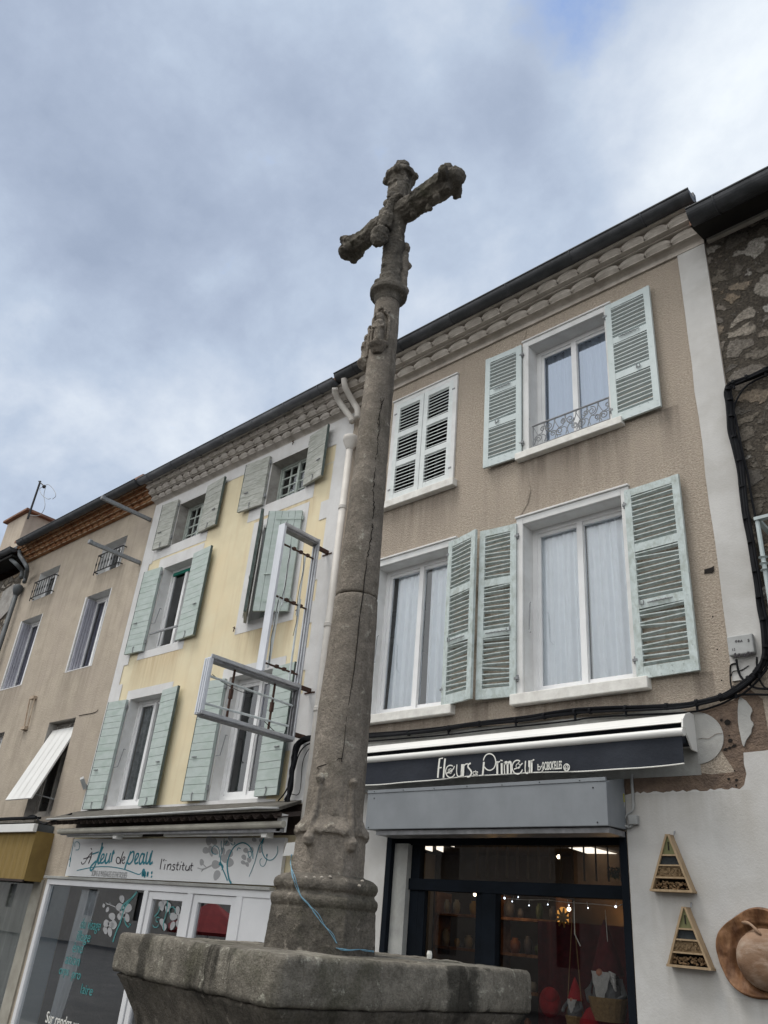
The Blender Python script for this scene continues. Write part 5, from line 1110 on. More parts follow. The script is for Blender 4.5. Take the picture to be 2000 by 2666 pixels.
for pts, w in (([(1185, 735), (1140, 790), (1090, 830), (1060, 860), (1050, 900)], .035), ([(1140, 790), (1080, 870), (1060, 930), (1040, 1000), (1005, 1080), (975, 1170)], .03), ([(1075, 960), (1085, 1010), (1110, 1045)], .02), ([(1215, 930), (1230, 980), (1210, 1030), (1190, 1045)], .012), ([(1335, 950), (1370, 910), (1380, 860)], .02), ([(1450, 800), (1440, 900), (1415, 1000), (1415, 1070)], .02), ([(1470, 940), (1465, 890), (1490, 865), (1515, 890), (1510, 920)], .014), ([(1380, 960), (1355, 955), (1348, 985), (1365, 1000)], .012), ([(1110, 1040), (1130, 1020), (1115, 1010)], .012), ([(1320, 1020), (1330, 1040), (1360, 1040), (1370, 1015)], .012)): dsk(dt, pts, w)
dt.build('teal_vine_decal', 'teall', ss)
for (txt, a, b, s_, a2) in (('du visage', 690, 1050, .235, 865), ('illage', 655, 1155, .235, 775), ('ène', 620, 1255, .235, 710), ('ation', 560, 1355, .235, 685), ('orps', 505, 1445, .2, 590), ('pro', 615, 1480, .2, 690), ('laire', 690, 1610, .2, 795)):
    p = F('A3', a, b, .034); textmesh('window_text', txt, s_ * .85, 'teall', (p.x, p.y, p.z), ss, width=F('A3', a2, b, .034).x - p.x, ny=-.001)
p = F('A3', 388, 1862, .034); textmesh('window_text', 'Sur rendez-vous', .20, 'letter', (p.x, p.y, p.z), ss, sx=.85, ny=-.001)

# white lamp box next to the sign, behind the twine
o = MB().add([F('A6', *q, .3) for q in ((895, 285), (990, 275), (985, 380), (862, 388))] + [F('A6', *q, .12) for q in ((905, 285), (1000, 275), (995, 380), (872, 388))], [(0, 1, 2, 3), (7, 6, 5, 4), (0, 3, 7, 4), (1, 5, 6, 2), (3, 2, 6, 7), (0, 4, 5, 1)]).build('awning_gearbox', 'awnwhite'); tag(o, 'cream box at the right end of the salon sign', 'gearbox')

# ================================================================== SIGN FRAME (empty neon sign)
nf = thing('neon_sign', 'gutted L-shaped neon sign frame jutting from the corner of the yellow house', 'neon sign', (-7.9, -.9, 4.2))
SX0, SX1 = -7.97, -7.835
def yb(mb, y0, y1, z0, z1, a=SX0, b=SX1): mb.box(a, b, -y1, -y0, z0, z1)
m_ = MB()
yb(m_, .875, .915, 4.39, 6.50); m_.build('end_casing', 'aluw', nf, bev=.004)
m_ = MB(); yb(m_, .24, .26, 4.37, 6.52, SX1 - .006, SX1 + .008); yb(m_, .24, .875, 6.46, 6.50); m_.box(SX1 - .01, SX1 + .006, -.915, -.24, 6.47, 6.51)
for i in range(5):
    x = SX0 + .012 + i * .026; m_.box(x, x + .014, -.262 - .014 * (i % 2), -.24, 4.4, 6.45)
m_.build('upright_casing', 'alu', nf, bev=.002)
m_ = MB(); yb(m_, .26, .875, 6.43, 6.46, SX0, SX1 - .012); m_.build('inner_lining', 'alud', nf)
m_ = MB(); yb(m_, 1.66, 1.70, 3.66, 4.34); 
for i in range(3): m_.box(SX0 + .02 + i * .042, SX0 + .042 + i * .042, -1.712, -1.70, 3.67, 4.33)
m_.build('lower_end_casing', 'aluw', nf, bev=.003)
m_ = MB()
for (z0, z1) in ((4.33, 4.365), (3.655, 3.69)):
    yb(m_, .24, 1.66, z0, z1); m_.box(SX1 - .012, SX1 + .01, -1.70, -.24, z0 + .004, z1 + .012)
m_.box(SX1 - .006, SX1 + .012, -.26, -.235, 3.66, 4.37)
m_.build('lower_casing', 'alu', nf, bev=.003)
m_ = MB(); yb(m_, .245, 1.655, 4.30, 4.33, SX0 + .01, SX1 - .015); yb(m_, .245, 1.655, 3.64, 3.654, SX0 + .003, SX1 - .003)
for i in range(5):
    x = SX0 + .012 + i * .026; m_.box(x, x + .014, -.262 - .014 * (i % 2), -.24, 3.7, 4.3)
m_.build('lower_lining', 'alud', nf)
xm = (SX0 + SX1) / 2
for z_ in (6.22, 5.45, 4.52):
    m_ = MB(); m_.box(xm - .010, xm + .010, -.875, -.27, z_ - .010, z_ + .010); [m_.box(xm - .022, xm + .016, -.35 - .13 * k - .045, -.35 - .13 * k, z_ - .012, z_ + .030) for k in range(3)]; m_.build('cross_bar', 'rust', nf)
for y_ in (.62, 1.28): MB().box(xm - .011, xm + .011, -y_ - .011, -y_ + .011, 3.69, 4.33).box(xm - .018, xm + .022, -y_ - .02, -y_ + .02, 3.94, 4.06).build('tube_post', 'rust', nf)
for (ya, za, yb_, zb_, r_) in ((.70, 6.25, .70, 5.35, .014), (.42, 6.2, .42, 5.3, .014), (.78, 5.48, .78, 4.47, .012), (.40, 5.55, .40, 4.40, .015), (.74, 5.44, .76, 4.5, .008), (1.64, 4.13, .28, 4.10, .015), (1.64, 3.80, .30, 3.83, .015)): MB().tube([(xm, -ya, za), (xm, -yb_, zb_)], r_, 8).build('neon_tube', 'tube', nf)
m_ = MB(); random.seed(3)
for (y, z0, z1) in ((.72, 6.25, 5.45), (.45, 6.2, 5.0), (.80, 5.4, 4.5)): m_.tube(catmull([(xm + .02, -y + random.uniform(-.02, .02), z0 + (z1 - z0) * i / 5) for i in range(6)], 4), .004, 5)
m_.tube(catmull([(xm, -.7, 3.8), (xm + .02, -.55, 3.72), (xm, -.4, 3.68), (xm, -.33, 3.8), (xm, -.3, 4.2)], 5), .005, 5); m_.tube(catmull([(xm, -.9, 4.12), (xm + .02, -1.1, 4.06), (xm, -1.4, 4.1), (xm, -1.6, 4.16)], 5), .004, 5); m_.build('loose_wire', 'cable', nf)
for z_ in (6.42, 4.37, 3.75): MB().box(xm - .025, xm + .025, -.24, -.008, z_ - .025, z_ + .025).box(xm - .10, xm + .10, -.016, -.006, z_ - .04, z_ - .02).build('wall_arm', 'rust', nf)

# ================================================================== BEIGE HOUSE (left)
BX0, BX1 = -19.02, -13.30
bh = thing('town_house', 'beige rendered house with three rows of terracotta eaves tiles, left of the yellow house', 'house', (-16.2, 0, 0))
V = dict(w1=(-18.0, -17.02, 7.71, 8.42), w2=(-15.12, -14.17, 7.71, 8.41), w3=(-18.2, -17.2, 5.64, 7.26), w4=(-15.24, -14.28, 5.65, 7.25), w5=(-15.36, -14.33, 2.91, 4.65), w0=(-18.32, -17.30, 2.91, 4.64), sh=(-18.8, -13.9, -.6, 1.9))
house_shell(bh, BX0, BX1, 8.95, 'beige', list(V.values()))
reveals(bh, [V['w5'], V['w0']], 'revealg', .24); reveals(bh, [V['w1'], V['w2'], V['w3'], V['w4']], 'reveal', .26)
for k in ('w1', 'w2'): casement(bh, *V[k], y=.2, curtain=None)
for k in ('w3', 'w4', 'w0'): casement(bh, *V[k], y=.22, curtain='curtainv')
casement(bh, *V['w5'], y=.2, curtain=None, fm='revealg', fw=.05)
for k in ('w3', 'w4'):
    x0, x1, z0, z1 = V[k]
    f = MB().sheet(x0 - .06, x1 + .035, z0 - .02, z1 + .0, [V[k]], -.004); f.build('window_surround', 'ywhite', bh)
    f = MB()
    for i in range(4): f.box(x0 + .03 + i * .0, x0 + .06 + i * .0, .02 + .055 * i, .065 + .055 * i, z0 + .01, z1 - .05)
    f.build('folded_shutter', mat('pale_lilac_metal', (.42, .42, .47), (.34, .34, .39), 4, .5), bh)
def rail(x0, x1, z0, z1):
    r = MB(); y = -.09
    r.tube([(x0, y, z1), (x1, y, z1)], .016, 6); r.tube([(x0, y, z0 + .03), (x1, y, z0 + .03)], .014, 6)
    n = 8
    for i in range(n + 1):
        x = x0 + (x1 - x0) * i / n; r.tube([(x, y, z0 + .03), (x, y, z0 + .15), (x, y, z0 + .2), (x, y, z0 + .25), (x, y, z1)], [.008, .008, .018, .008, .008], 6)
    for x in (x0, x1): r.tube([(x, y, z1), (x, 0, z1)], .012, 6); r.tube([(x, y, z0 + .03), (x, 0, z0 + .03)], .012, 6); r.tube([(x, y, z0 + .03), (x, y, z0 - .04)], .012, 6)
    r.build('window_guard', 'iron', bh)
rail(-17.92, -16.95, 7.71, 8.13); rail(-15.04, -14.08, 7.70, 8.11)
pr = MB(); pts = [(-15.33, .12, 4.50), (-14.36, .12, 4.50), (-14.34, -.40, 3.14), (-15.33, -.40, 3.14)]; nrm = Vector((0, -.93, .36)) * .03
pr.add([Vector(p) for p in pts] + [Vector(p) + nrm for p in pts], [(0, 1, 2, 3), (7, 6, 5, 4), (0, 4, 5, 1), (1, 5, 6, 2), (2, 6, 7, 3), (3, 7, 4, 0)])
for a in (.25, .5, .75):
    x = -15.33 + .98 * a; pr.add([Vector((x - .008, .12, 4.5)) + nrm * 1.3, Vector((x + .008, .12, 4.5)) + nrm * 1.3, Vector((x + .008, -.40, 3.14)) + nrm * 1.3, Vector((x - .008, -.40, 3.14)) + nrm * 1.3], [(0, 1, 2, 3)])
o = pr.build('projecting_shutter', 'awnwhite', bh); o['label'] = 'white slatted shutter propped outward at the bottom'
MB().tube([(-14.9, -.3, 3.3), (-14.4, .1, 3.2)], .012, 6).build('shutter_stay', 'plasticg', bh)
cb = MB()
for i, (z_, p_) in enumerate(((8.93, .13), (9.01, .21), (9.09, .29), (9.17, .36))):
    scallop_row(cb, -18.98, BX1, z_, .075, p_, .235, .006)
cb.build('eaves_tile', 'terra', bh)
cb = MB()
for i, (z_, p_) in enumerate(((8.93, .13), (9.01, .21), (9.09, .29), (9.17, .36))): cb.box(-18.98, BX1, -p_ + .034, 0, z_ + .004, z_ + .07)
cb.build('eaves_mortar', 'mortar', bh)
cb = MB()
for i, (z_, p_) in enumerate(((8.93, .13), (9.01, .21), (9.09, .29), (9.17, .36))): cb.box(-18.98, BX1, -p_ + .03, 0, z_ + .068, z_ + .08)
cb.build('eaves_slab', 'terra', bh)
gutter(bh, -18.62, -13.38, -.46, 9.22, .10, 'zincr', 3.0)
d_ = MB()
d_.tube(catmull([F('A1', *q, .3) for q in ((170, 780), (175, 820), (215, 880), (235, 930))] + [F('A1', *q, .12) for q in ((225, 1000), (210, 1050))], 4), .05, 10)
d_.tube(catmull([F('A1', *q, .3) for q in ((85, 780), (90, 840), (140, 890))] + [F('A1', *q, .12) for q in ((190, 950), (185, 1010))], 4), .05, 10)
jx = F('A1', 180, 1030, .12).x
d_.lathe([(.06, 7.98), (.11, 8.1), (.12, 8.2), (.08, 8.24)], jx, -.12, 14); d_.tube([(jx, -.12, 8.05), (jx, -.12, 2.7)], .055, 12)
d_.build('downpipe', 'leadpipe', bh, smooth=True)
# dormant bracket frame on wall, crack, hooks, floodlight
br = MB(); br.tube([F('A2', 258, 562, .05), F('A2', 208, 810, .05)], .014, 6); br.tube([F('A2', 300, 558, .05), F('A2', 240, 800, .05)], .014, 6)
p = F('A2', 285, 552, .05); br.box(p.x - .09, p.x + .09, -.08, -.006, p.z - .03, p.z + .03); p = F('A2', 208, 815, .05); br.box(p.x - .10, p.x + .08, -.08, -.006, p.z - .03, p.z + .03)
o = br.build('sign_bracket', mat('cream_bracket', (.5, .42, .32), (.36, .27, .2), 8)); tag(o, 'small cream two-bar sign bracket fixed on the beige wall', 'bracket')
ck = MB(); ck.ribbon(catmull([F('A2', *q, .005) for q in ((685, 708), (720, 700), (790, 688), (830, 675), (850, 655))], 3), .012); ck.build('crack', 'crack', bh)
fl_ = MB(); p = F('A2', 722, 1290, .12); fl_.obox(p, .10, .03, .09, Matrix.Rotation(RD(35), 3, 'X') @ Matrix.Rotation(RD(-30), 3, 'Z')); fl_.tube([p, (p.x, -.01, p.z - .05)], .015, 6)
o = fl_.build('floodlight', 'plasticg'); tag(o, 'small grey floodlight at the joint of the beige and yellow houses', 'floodlight')
for (z_, lab) in ((8.53, 'upper bare metal bar sticking out above the terracotta eaves line'), (7.58, 'lower bare metal bar sticking out across the small guarded window')):
    b = MB().box(-13.40, -13.34, -1.10, -.006, z_ - .035, z_ + .035); b.box(-13.41, -13.33, -1.12, -1.06, z_ - .03, z_ + .045)
    o = b.build('wall_bar', 'greyiron', bev=.004); tag(o, lab, 'metal bar', 'bare sign bars at the corner of the beige house')
# ledge, fascia and yellow awning of the left shop
lg = thing('shop_canopy', 'flat canopy with white fascia and loose cables over the ochre awning', 'canopy', (-16.5, -.3, 2.75))
MB().box(-19.4, -14.15, -.35, -.006, 2.76, 2.80).build('slab', 'stonetop', lg)
MB().box(-19.4, -13.95, -.42, -.35, 2.60, 2.73).build('fascia', 'awnwhite', lg, bev=.006)
MB().box(-19.4, -14.05, -.35, -.006, 2.62, 2.74).build('box', 'leadpipe', lg)
c_ = MB()
for k in range(6): c_.tube(catmull([(-19.4 + 1.05 * i, -.25 - .04 * (k % 3), 2.83 + .03 * random.random()) for i in range(6)], 4), .02, 6)
c_.tube(catmull([F('A3', *q, .3) for q in ((200, 120), (250, 85), (300, 80), (340, 125), (380, 150), (430, 135), (520, 100), (620, 60))], 5), .014, 6); c_.build('loose_cable', 'cable', lg)
oa = thing('ochre_awning', 'ochre ribbed awning drop above the beige drapes at far left', 'awning', (-15.8, -.35, 2.2))
MB().grid(lambda u, v: (-19.4 + 5.42 * u, -.34 - .006 * sin(u * 5.42 / .035), 1.87 + .74 * v), 700, 3).build('fabric', 'ochre', oa, smooth=True)
MB().box(-19.4, -13.96, -.36, -.33, 1.84, 1.875).build('hem_bar', 'corr', oa)
MB().add([(-13.97, -.34, 1.86), (-13.97, -.01, 1.86), (-13.97, -.01, 2.62), (-13.97, -.34, 2.62)], [(0, 1, 2, 3)]).build('side_flap', 'ochre', oa)
lf = bh
MB().grid(lambda u, v: (-18.8 + 4.7 * u, .16 + .05 * sin(u * 90) + .03 * sin(u * 37), -.6 + 2.45 * v), 360, 2).build('drape', 'curtainb', lf, smooth=True)
MB().box(-14.22, -13.90, -.03, .03, -.68, 1.9).build('frame', mat('beige_shop_frame', (.36, .34, .29), (.28, .26, .22), 4), lf)
MB().add([(-18.8, .0, -.6), (-14.2, 0, -.6), (-14.2, 0, 1.9), (-18.8, 0, 1.9)], [(0, 1, 2, 3)]).build('pane', 'glasss', lf)

# chimney and aerial
chm = MB(); cx0, cy0 = -20.9, 1.2
C0 = F('A1', 110, 640, -1.2)
chm.box(C0.x - .75, C0.x + .65, 1.2, 2.0, 9.4, C0.z + .62)
cho = thing('chimney', 'square rendered chimney stack with slab cap above the far left roofs', 'chimney', (C0.x, 1.6, 9.4)); chm.build('stack', 'beige', cho, bev=.02)
MB().box(C0.x - .88, C0.x + .80, 1.08, 2.12, C0.z + .62, C0.z + .70).box(C0.x - .5, C0.x + .3, 1.3, 1.9, C0.z + .70, C0.z + .8).build('cap', 'roof', cho, bev=.01)
an = thing('aerial', 'thin black rooftop mast with loops of loose wire beside the chimney', 'aerial', F('A1', 245, 480, -1.2))
MB().tube([F('A1', 240, 500, -1.2), F('A1', 350, 175, -1.2)], .035, 6).tube([F('A1', 335, 175, -1.2), F('A1', 385, 220, -1.2)], .02, 6).ball(F('A1', 382, 222, -1.2), .06).build('mast', 'iron', an)
w_ = MB(); w_.tube(catmull([F('A1', *q, -1.2) for q in ((382, 222), (345, 240), (360, 290), (410, 328), (438, 325))], 5), .009, 5); w_.tube(catmull([F('A1', *q, -1.2) for q in ((382, 215), (420, 205), (465, 250), (483, 300), (455, 330))], 5), .009, 5); w_.tube(catmull([F('A1', *q, -1.2) for q in ((395, 225), (380, 300), (390, 380), (370, 440), (330, 472), (260, 468))], 5), .009, 5); w_.build('loose_wire', 'greyiron', an)

# ================================================================== STONE HOUSES at both ends
sh = thing('stone_house', 'dark rubble stone house at the right edge with heavy black gutter', 'house', (0.5, 0, 0))
SZ = 8.45
house_shell(sh, -2.068, 4.0, SZ, 'rubble', [])
MB().prism([(-2.066, -.74), (-2.066, 3.17), (-1.2, 3.2), (4, 3.2), (4, -.74)], -.012, 0).build('shop_wall', 'whitewall', sh)
MB().prism([(-2.064, 3.10), (-2.064, 3.82), (-1.7, 3.75), (-.9, 3.8), (4, 3.8), (4, 3.19), (-1.2, 3.19)], -.006, 0).build('render_patch', 'brown', sh)
rw = random.Random(2)
pp = [F('B7', a_ + rw.uniform(-9, 9), b_ + rw.uniform(-7, 7), .009) for a_, b_ in ((1420, 215), (1450, 200), (1480, 222), (1500, 250), (1528, 280), (1534, 310), (1522, 345), (1520, 370), (1534, 395), (1548, 420), (1540, 450), (1530, 480), (1508, 505), (1490, 530), (1486, 560), (1475, 590), (1458, 560), (1440, 500), (1425, 440), (1420, 380), (1418, 300))]
MB().prism([(p.x, p.z) for p in pp], -.016, -.002).build('white_patch', 'patchg', sh)
MB().sheet(-2.068, 4.0, 8.45, 9.06, [], 0).build('wall', 'rubble', sh)
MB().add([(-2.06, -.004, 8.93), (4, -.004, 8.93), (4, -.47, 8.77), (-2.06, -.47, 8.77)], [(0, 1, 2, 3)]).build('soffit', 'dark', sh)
MB().box(-2.03, 4, -.06, -.004, 8.87, 8.92).build('eaves_board', 'corniceg', sh)
gutter(sh, -2.03, 4.0, -.52, 8.86, .125, 'zincr', 1.1)
bl_ = MB(); y = -.35
for z_ in (5.09, 4.05): bl_.box(-1.90, -.5, -.38, -.33, z_ - .015, z_ + .015); bl_.box(-1.90, -1.86, -.36, .0, z_ - .015, z_ + .015)
for i in range(9):
    x = -1.88 + .15 * i; bl_.tube([(x, y, 4.06), (x, y, 5.08)], .019, 8)
    for zz in (4.72, 4.66, 4.60): bl_.lathe([(.02, zz - .012), (.04, zz), (.02, zz + .012)], x, y, 8)
bl_.box(-1.90, -.5, -.38, -.0, 3.98, 4.03)
bl_.build('balcony', mat('pale_mint_iron', (.46, .52, .52), (.38, .43, .43), 9, .6), sh)
ls = thing('stone_house', 'old rubble stone house with dark gutter at the far left edge', 'house', (-22.5, 0, 0))
house_shell(ls, -26.0, -19.025, 8.75, 'rubblel', [])
gutter(ls, -25.9, F('A1', 125, 745, .43).x, -.43, 9.17, .10, 'zincr', 2)
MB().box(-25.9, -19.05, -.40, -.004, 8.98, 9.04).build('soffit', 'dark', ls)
MB().prism([(-19.9, 7.6), (-19.9, 8.35), (-19.35, 8.45), (-19.05, 8.3), (-19.05, 7.75), (-19.5, 7.55)], -.03, 0).build('stone_lintel', 'revealg', ls)

# ================================================================== STONE CROSS
KX, KY = -2.985, -4.10
cr = thing('stone_cross', 'tall weathered brown stone wayside cross with carved figures, standing on the basin slab', 'stone cross', (KX, KY, 1.49))
O8 = pi / 8
def octo(mb, prof, rot=O8): mb.lathe(prof, KX, KY, 8, rot)
k8 = 1.06
b = MB()
octo(b, [(r * 1.055, z) for r, z in ((.262, 1.45), (.258, 1.50), (.248, 1.665), (.244, 1.672), (.252, 1.684), (.256, 1.70), (.254, 1.714), (.236, 1.730), (.234, 1.740), (.244, 1.748), (.250, 1.764), (.246, 1.782), (.232, 1.794), (.205, 1.806), (.175, 1.812), (.172, 1.83))])
weather(b.build('plinth', 'stonebase', cr), .0055, .0035, .12, .0025, 0)
b = MB()
octo(b, [(r * k8, z) for r, z in ((.176, 1.80), (.174, 1.88), (.171, 1.975), (.170, 1.985), (.186, 1.992), (.184, 2.01), (.165, 2.035), (.146, 2.07), (.141, 2.11), (.140, 2.2))])
for i in range(8):
    a = i * pi / 4
    c = Vector((KX + .150 * cos(a + O8), KY + .150 * sin(a + O8), 0))
    c = Vector((KX + .172 * cos(a), KY + .172 * sin(a), 0)); R = Matrix.Rotation(a, 3, 'Z')
    for s_ in (-1, 1):
        e = c + R @ Vector((0, s_ * .065, 0)); b.tube([e + Vector((0, 0, 1.985)), c + Vector((0, 0, 2.02))], .012, 6)
    if i % 2 == 0: b.tube([c + Vector((0, 0, 2.02)), c + R @ Vector((-.02, 0, 2.08)), c + R @ Vector((-.03, 0, 2.17))], [.014, .01, .006], 6)
for (x_, y_) in ((808, 2180), (912, 2196), (700, 2180)):   # slender colonnettes with small moulded bases
    r_ = ray(x_, y_); az_ = math.atan2(r_.y, r_.x); A_ = math.atan2(-KY - 7 - 0, -KX) if False else None
    o_ = CAM - Vector((KX, KY, 0)); aa_ = r_.x ** 2 + r_.y ** 2; bb_ = 2 * (o_.x * r_.x + o_.y * r_.y); dd_ = bb_ * bb_ - 4 * aa_ * (o_.x ** 2 + o_.y ** 2 - .172 ** 2)
    if dd_ < 0: continue
    p_ = CAM + r_ * ((-bb_ - math.sqrt(dd_)) / (2 * aa_)); a = math.atan2(p_.y - KY, p_.x - KX); d_ = Vector((cos(a), sin(a), 0)); K_ = Vector((KX, KY, 0))
    zz_ = p_.z
    b.tube([K_ + d_ * .168 + Vector((0, 0, zz_ - .035)), K_ + d_ * .178 + Vector((0, 0, zz_ - .02)), K_ + d_ * .182 + Vector((0, 0, zz_)), K_ + d_ * .176 + Vector((0, 0, zz_ + .02))], [.012, .028, .032, .02], 10)
    b.tube([K_ + d_ * .176 + Vector((0, 0, zz_ + .015)), K_ + d_ * .168 + Vector((0, 0, zz_ + .09)), K_ + d_ * .150 + Vector((0, 0, zz_ + .16)), K_ + d_ * .143 + Vector((0, 0, zz_ + .27))], [.018, .017, .016, .014], 8)
    b.tube([K_ + d_ * .146 + Vector((0, 0, zz_ + .25)), K_ + d_ * .150 + Vector((0, 0, zz_ + .275)), K_ + d_ * .140 + Vector((0, 0, zz_ + .295))], [.014, .026, .016], 8)
weather(b.build('moulded_socket', 'stone', cr), .0055, .003, .10, .002, 0)
def shaft(name, prof, vox=.011, amp=.004):
    m = MB(); m.lathe([(r, z) for r, z in prof], KX, KY, 32); return weather(m.build(name, 'stone', cr), vox, amp, .3, .002)
shaft('lower_shaft', [(.146, 2.06), (.1425, 2.24), (.139, 2.60), (.126, 3.02), (.1225, 3.225), (.118, 3.235)])
shaft('upper_shaft', [(.1185, 3.238), (.1195, 3.25), (.112, 3.6), (.101, 4.1), (.0985, 4.5), (.096, 4.93), (.090, 5.27), (.085, 5.46), (.10, 5.49)])
m = MB().lathe([(.087, 5.42), (.090, 5.45), (.100, 5.475), (.122, 5.492), (.131, 5.50), (.133, 5.53), (.128, 5.545), (.10, 5.552), (.075, 5.56), (.07, 5.60)], KX, KY, 32); weather(m.build('collar', 'stonehead', cr), .0055, .003, .06, .0015, 0)
# long crack down the shaft
ckp = [('B1', 150, 560), ('B1', 125, 640), ('B1', 105, 760), ('B1', 108, 860), ('B1', 98, 960), ('B1', 82, 1100), ('B1', 68, 1290), ('B1', 72, 1400), ('B1', 60, 1560), ('B4', 70, 100), ('B4', 50, 240), ('B4', 30, 350), ('B4', 0, 560), ('C5', 1640, 1050), ('C5', 1600, 1200), ('A5', 1600, 1150), ('PX', 915, 2000)]
def onshaft(k, x, y, R=.125, eps=.0015):
    r = ray(*zp(k, x, y)); o = CAM - Vector((KX, KY, 0)); 
    for it in range(3):
        a = r.x ** 2 + r.y ** 2; bb = 2 * (o.x * r.x + o.y * r.y); 
        z_ = 1.6
        rr = R(z_) if callable(R) else R
        c = o.x ** 2 + o.y ** 2 - (rr + eps) ** 2; disc = bb * bb - 4 * a * c
        if disc < 0: return None
        t_ = (-bb - math.sqrt(disc)) / (2 * a)
    return CAM + r * t_
def srad(z):
    P_ = [(2.06, .146), (2.6, .139), (3.02, .126), (3.235, .121), (3.6, .112), (4.1, .101), (4.93, .096), (5.46, .085)]
    for (z0, r0), (z1, r1) in zip(P_, P_[1:]):
        if z <= z1: return r0 + (r1 - r0) * max(0, (z - z0)) / (z1 - z0)
    return .085
def shaftpt(k, x, y, eps=.001):
    p = onshaft(k, x, y, .12)
    for _ in range(3): p = onshaft(k, x, y, srad(p.z), eps) or p
    return p
rnd = random.Random(5); cks = [shaftpt(*q) for q in ckp]; mm = MB(); pts = []
for i, p in enumerate(catmull(cks, 7)): pts.append(p + Vector((rnd.uniform(-.007, .007), rnd.uniform(-.002, .002), 0)))
ax_ = Vector((.70, -.71, 0)).normalized()
mm.ribbon(pts, [(.0015 + .0035 * abs(sin(i * .35)) * (1 if i > 35 else .55)) * min(1, (len(pts) - 1 - i) / 14) + .0003 for i in range(len(pts))], .0035, ax_)
mm.build('crack', 'crack', cr)
mm = MB(); c2 = [shaftpt('B1', *q) for q in ((125, 565), (130, 640), (112, 700), (118, 800), (98, 880))]; mm.ribbon(catmull(c2, 5), .003, .002, ax_); mm.build('hairline_crack', 'crack', cr)
# cross head: arms run parallel to the facades
m = MB(); ZA = 6.29
m.lathe([(.080, 5.56), (.077, 5.75), (.073, 5.98), (.075, 6.15), (.085, 6.28), (.080, 6.42), (.086, 6.50), (.090, 6.57), (.082, 6.58), (.086, 6.65), (.094, 6.675), (.118, 6.69), (.122, 6.715), (.108, 6.735), (.075, 6.78), (.05, 6.81), (.048, 6.86), (.036, 6.89)], KX, KY, 24)
m.tube([(KX - .42, KY, ZA - .02), (KX - .3, KY, ZA - .005), (KX, KY, ZA + .0), (KX + .25, KY, ZA + .01), (KX + .48, KY, ZA + .02)], [.082, .078, .088, .092, .10], 8)
def finial(sx, L_, zoff, big=1.0):
    c = Vector((KX + sx * L_, KY, ZA + zoff)); m.ball(c, .085 * big, .095 * big, .095 * big)
    m.ball(c + Vector((sx * .05, 0, .0)), .055, .088 * big, .088 * big)
    for i in range(5):
        a = i * 2 * pi / 5 + .5 + sx * .3; dd = Vector((0, cos(a), sin(a))); q = rnd.uniform(.85, 1.2)
        m.tube([c + dd * .05 + Vector((-sx * .05, 0, 0)), c + dd * .10 * big, c + dd * .135 * q * big + Vector((sx * rnd.uniform(-.03, .03), 0, 0))], [.05, .046, .026], 8)
finial(-1, .47, -.03, .76); finial(1, .51, .02, .84)
for (x, y, z_, r) in ((.17, .0, -.095, .022), (.30, .02, -.10, .024), (.40, -.02, -.105, .026), (-.17, .0, -.09, .022), (-.28, 0, .08, .022), (-.22, .01, .085, .02), (.3, 0, .10, .02)): m.ball((KX + x, KY + y, ZA + z_), r * 1.1, r, r)
for a in (.5, 2.0, 3.6, 5.2): m.ball((KX + .115 * cos(a), KY + .115 * sin(a), 6.71 + .02 * cos(a * 3)), .03)
m.tube([(KX - .09, KY - .02, 6.60), (KX - .03, KY - .092, 6.585), (KX + .05, KY - .08, 6.60)], .016, 6)
for (x, y, z_, r) in ((-.075, -.04, 6.45, .030), (-.085, -.03, 5.66, .034), (.0, -.078, 5.74, .02)): m.ball((KX + x, KY + y, z_), r)
weather(m.build('cross_head', 'stonehead', cr), .0075, .017, .09, .006)
# hanging figure on the street side, slender figure behind, two niche figures
m = MB()
m.tube([(KX + .10, KY - .075, ZA + .10), (KX + .03, KY - .085, ZA + .06), (KX - .0, KY - .09, ZA - .02), (KX + .0, KY - .105, ZA - .12), (KX - .005, KY - .11, ZA - .22)], [.024, .045, .050, .062, .05], 12)
m.tube([(KX - .10, KY - .07, ZA + .03), (KX - .03, KY - .085, ZA + .0)], [.024, .04], 8)
m.ball((KX - .01, KY - .135, ZA - .30), .066, .07, .08); m.ball((KX - .012, KY - .15, ZA - .355), .054, .052, .06)
m.ball((KX + .02, KY - .09, ZA + .12), .038, .035, .045)
weather(m.build('crucified_figure', 'stonehead', cr), .006, .014, .05, .005)
m = MB(); fx, fy = KX + .03, KY + .085
m.tube([(fx, fy, 5.60), (fx, fy, 5.72), (fx, fy, 5.85), (fx, fy, 5.97)], [.045, .042, .045, .034], 10); m.ball((fx, fy + .01, 6.03), .035, .037, .045); m.ball((fx + .01, fy + .01, 5.60), .05, .05, .03)
m.ball((fx + .02, fy + .03, 5.85), .03)
weather(m.build('rear_figure', 'stone', cr), .007, .008, .05, .003)
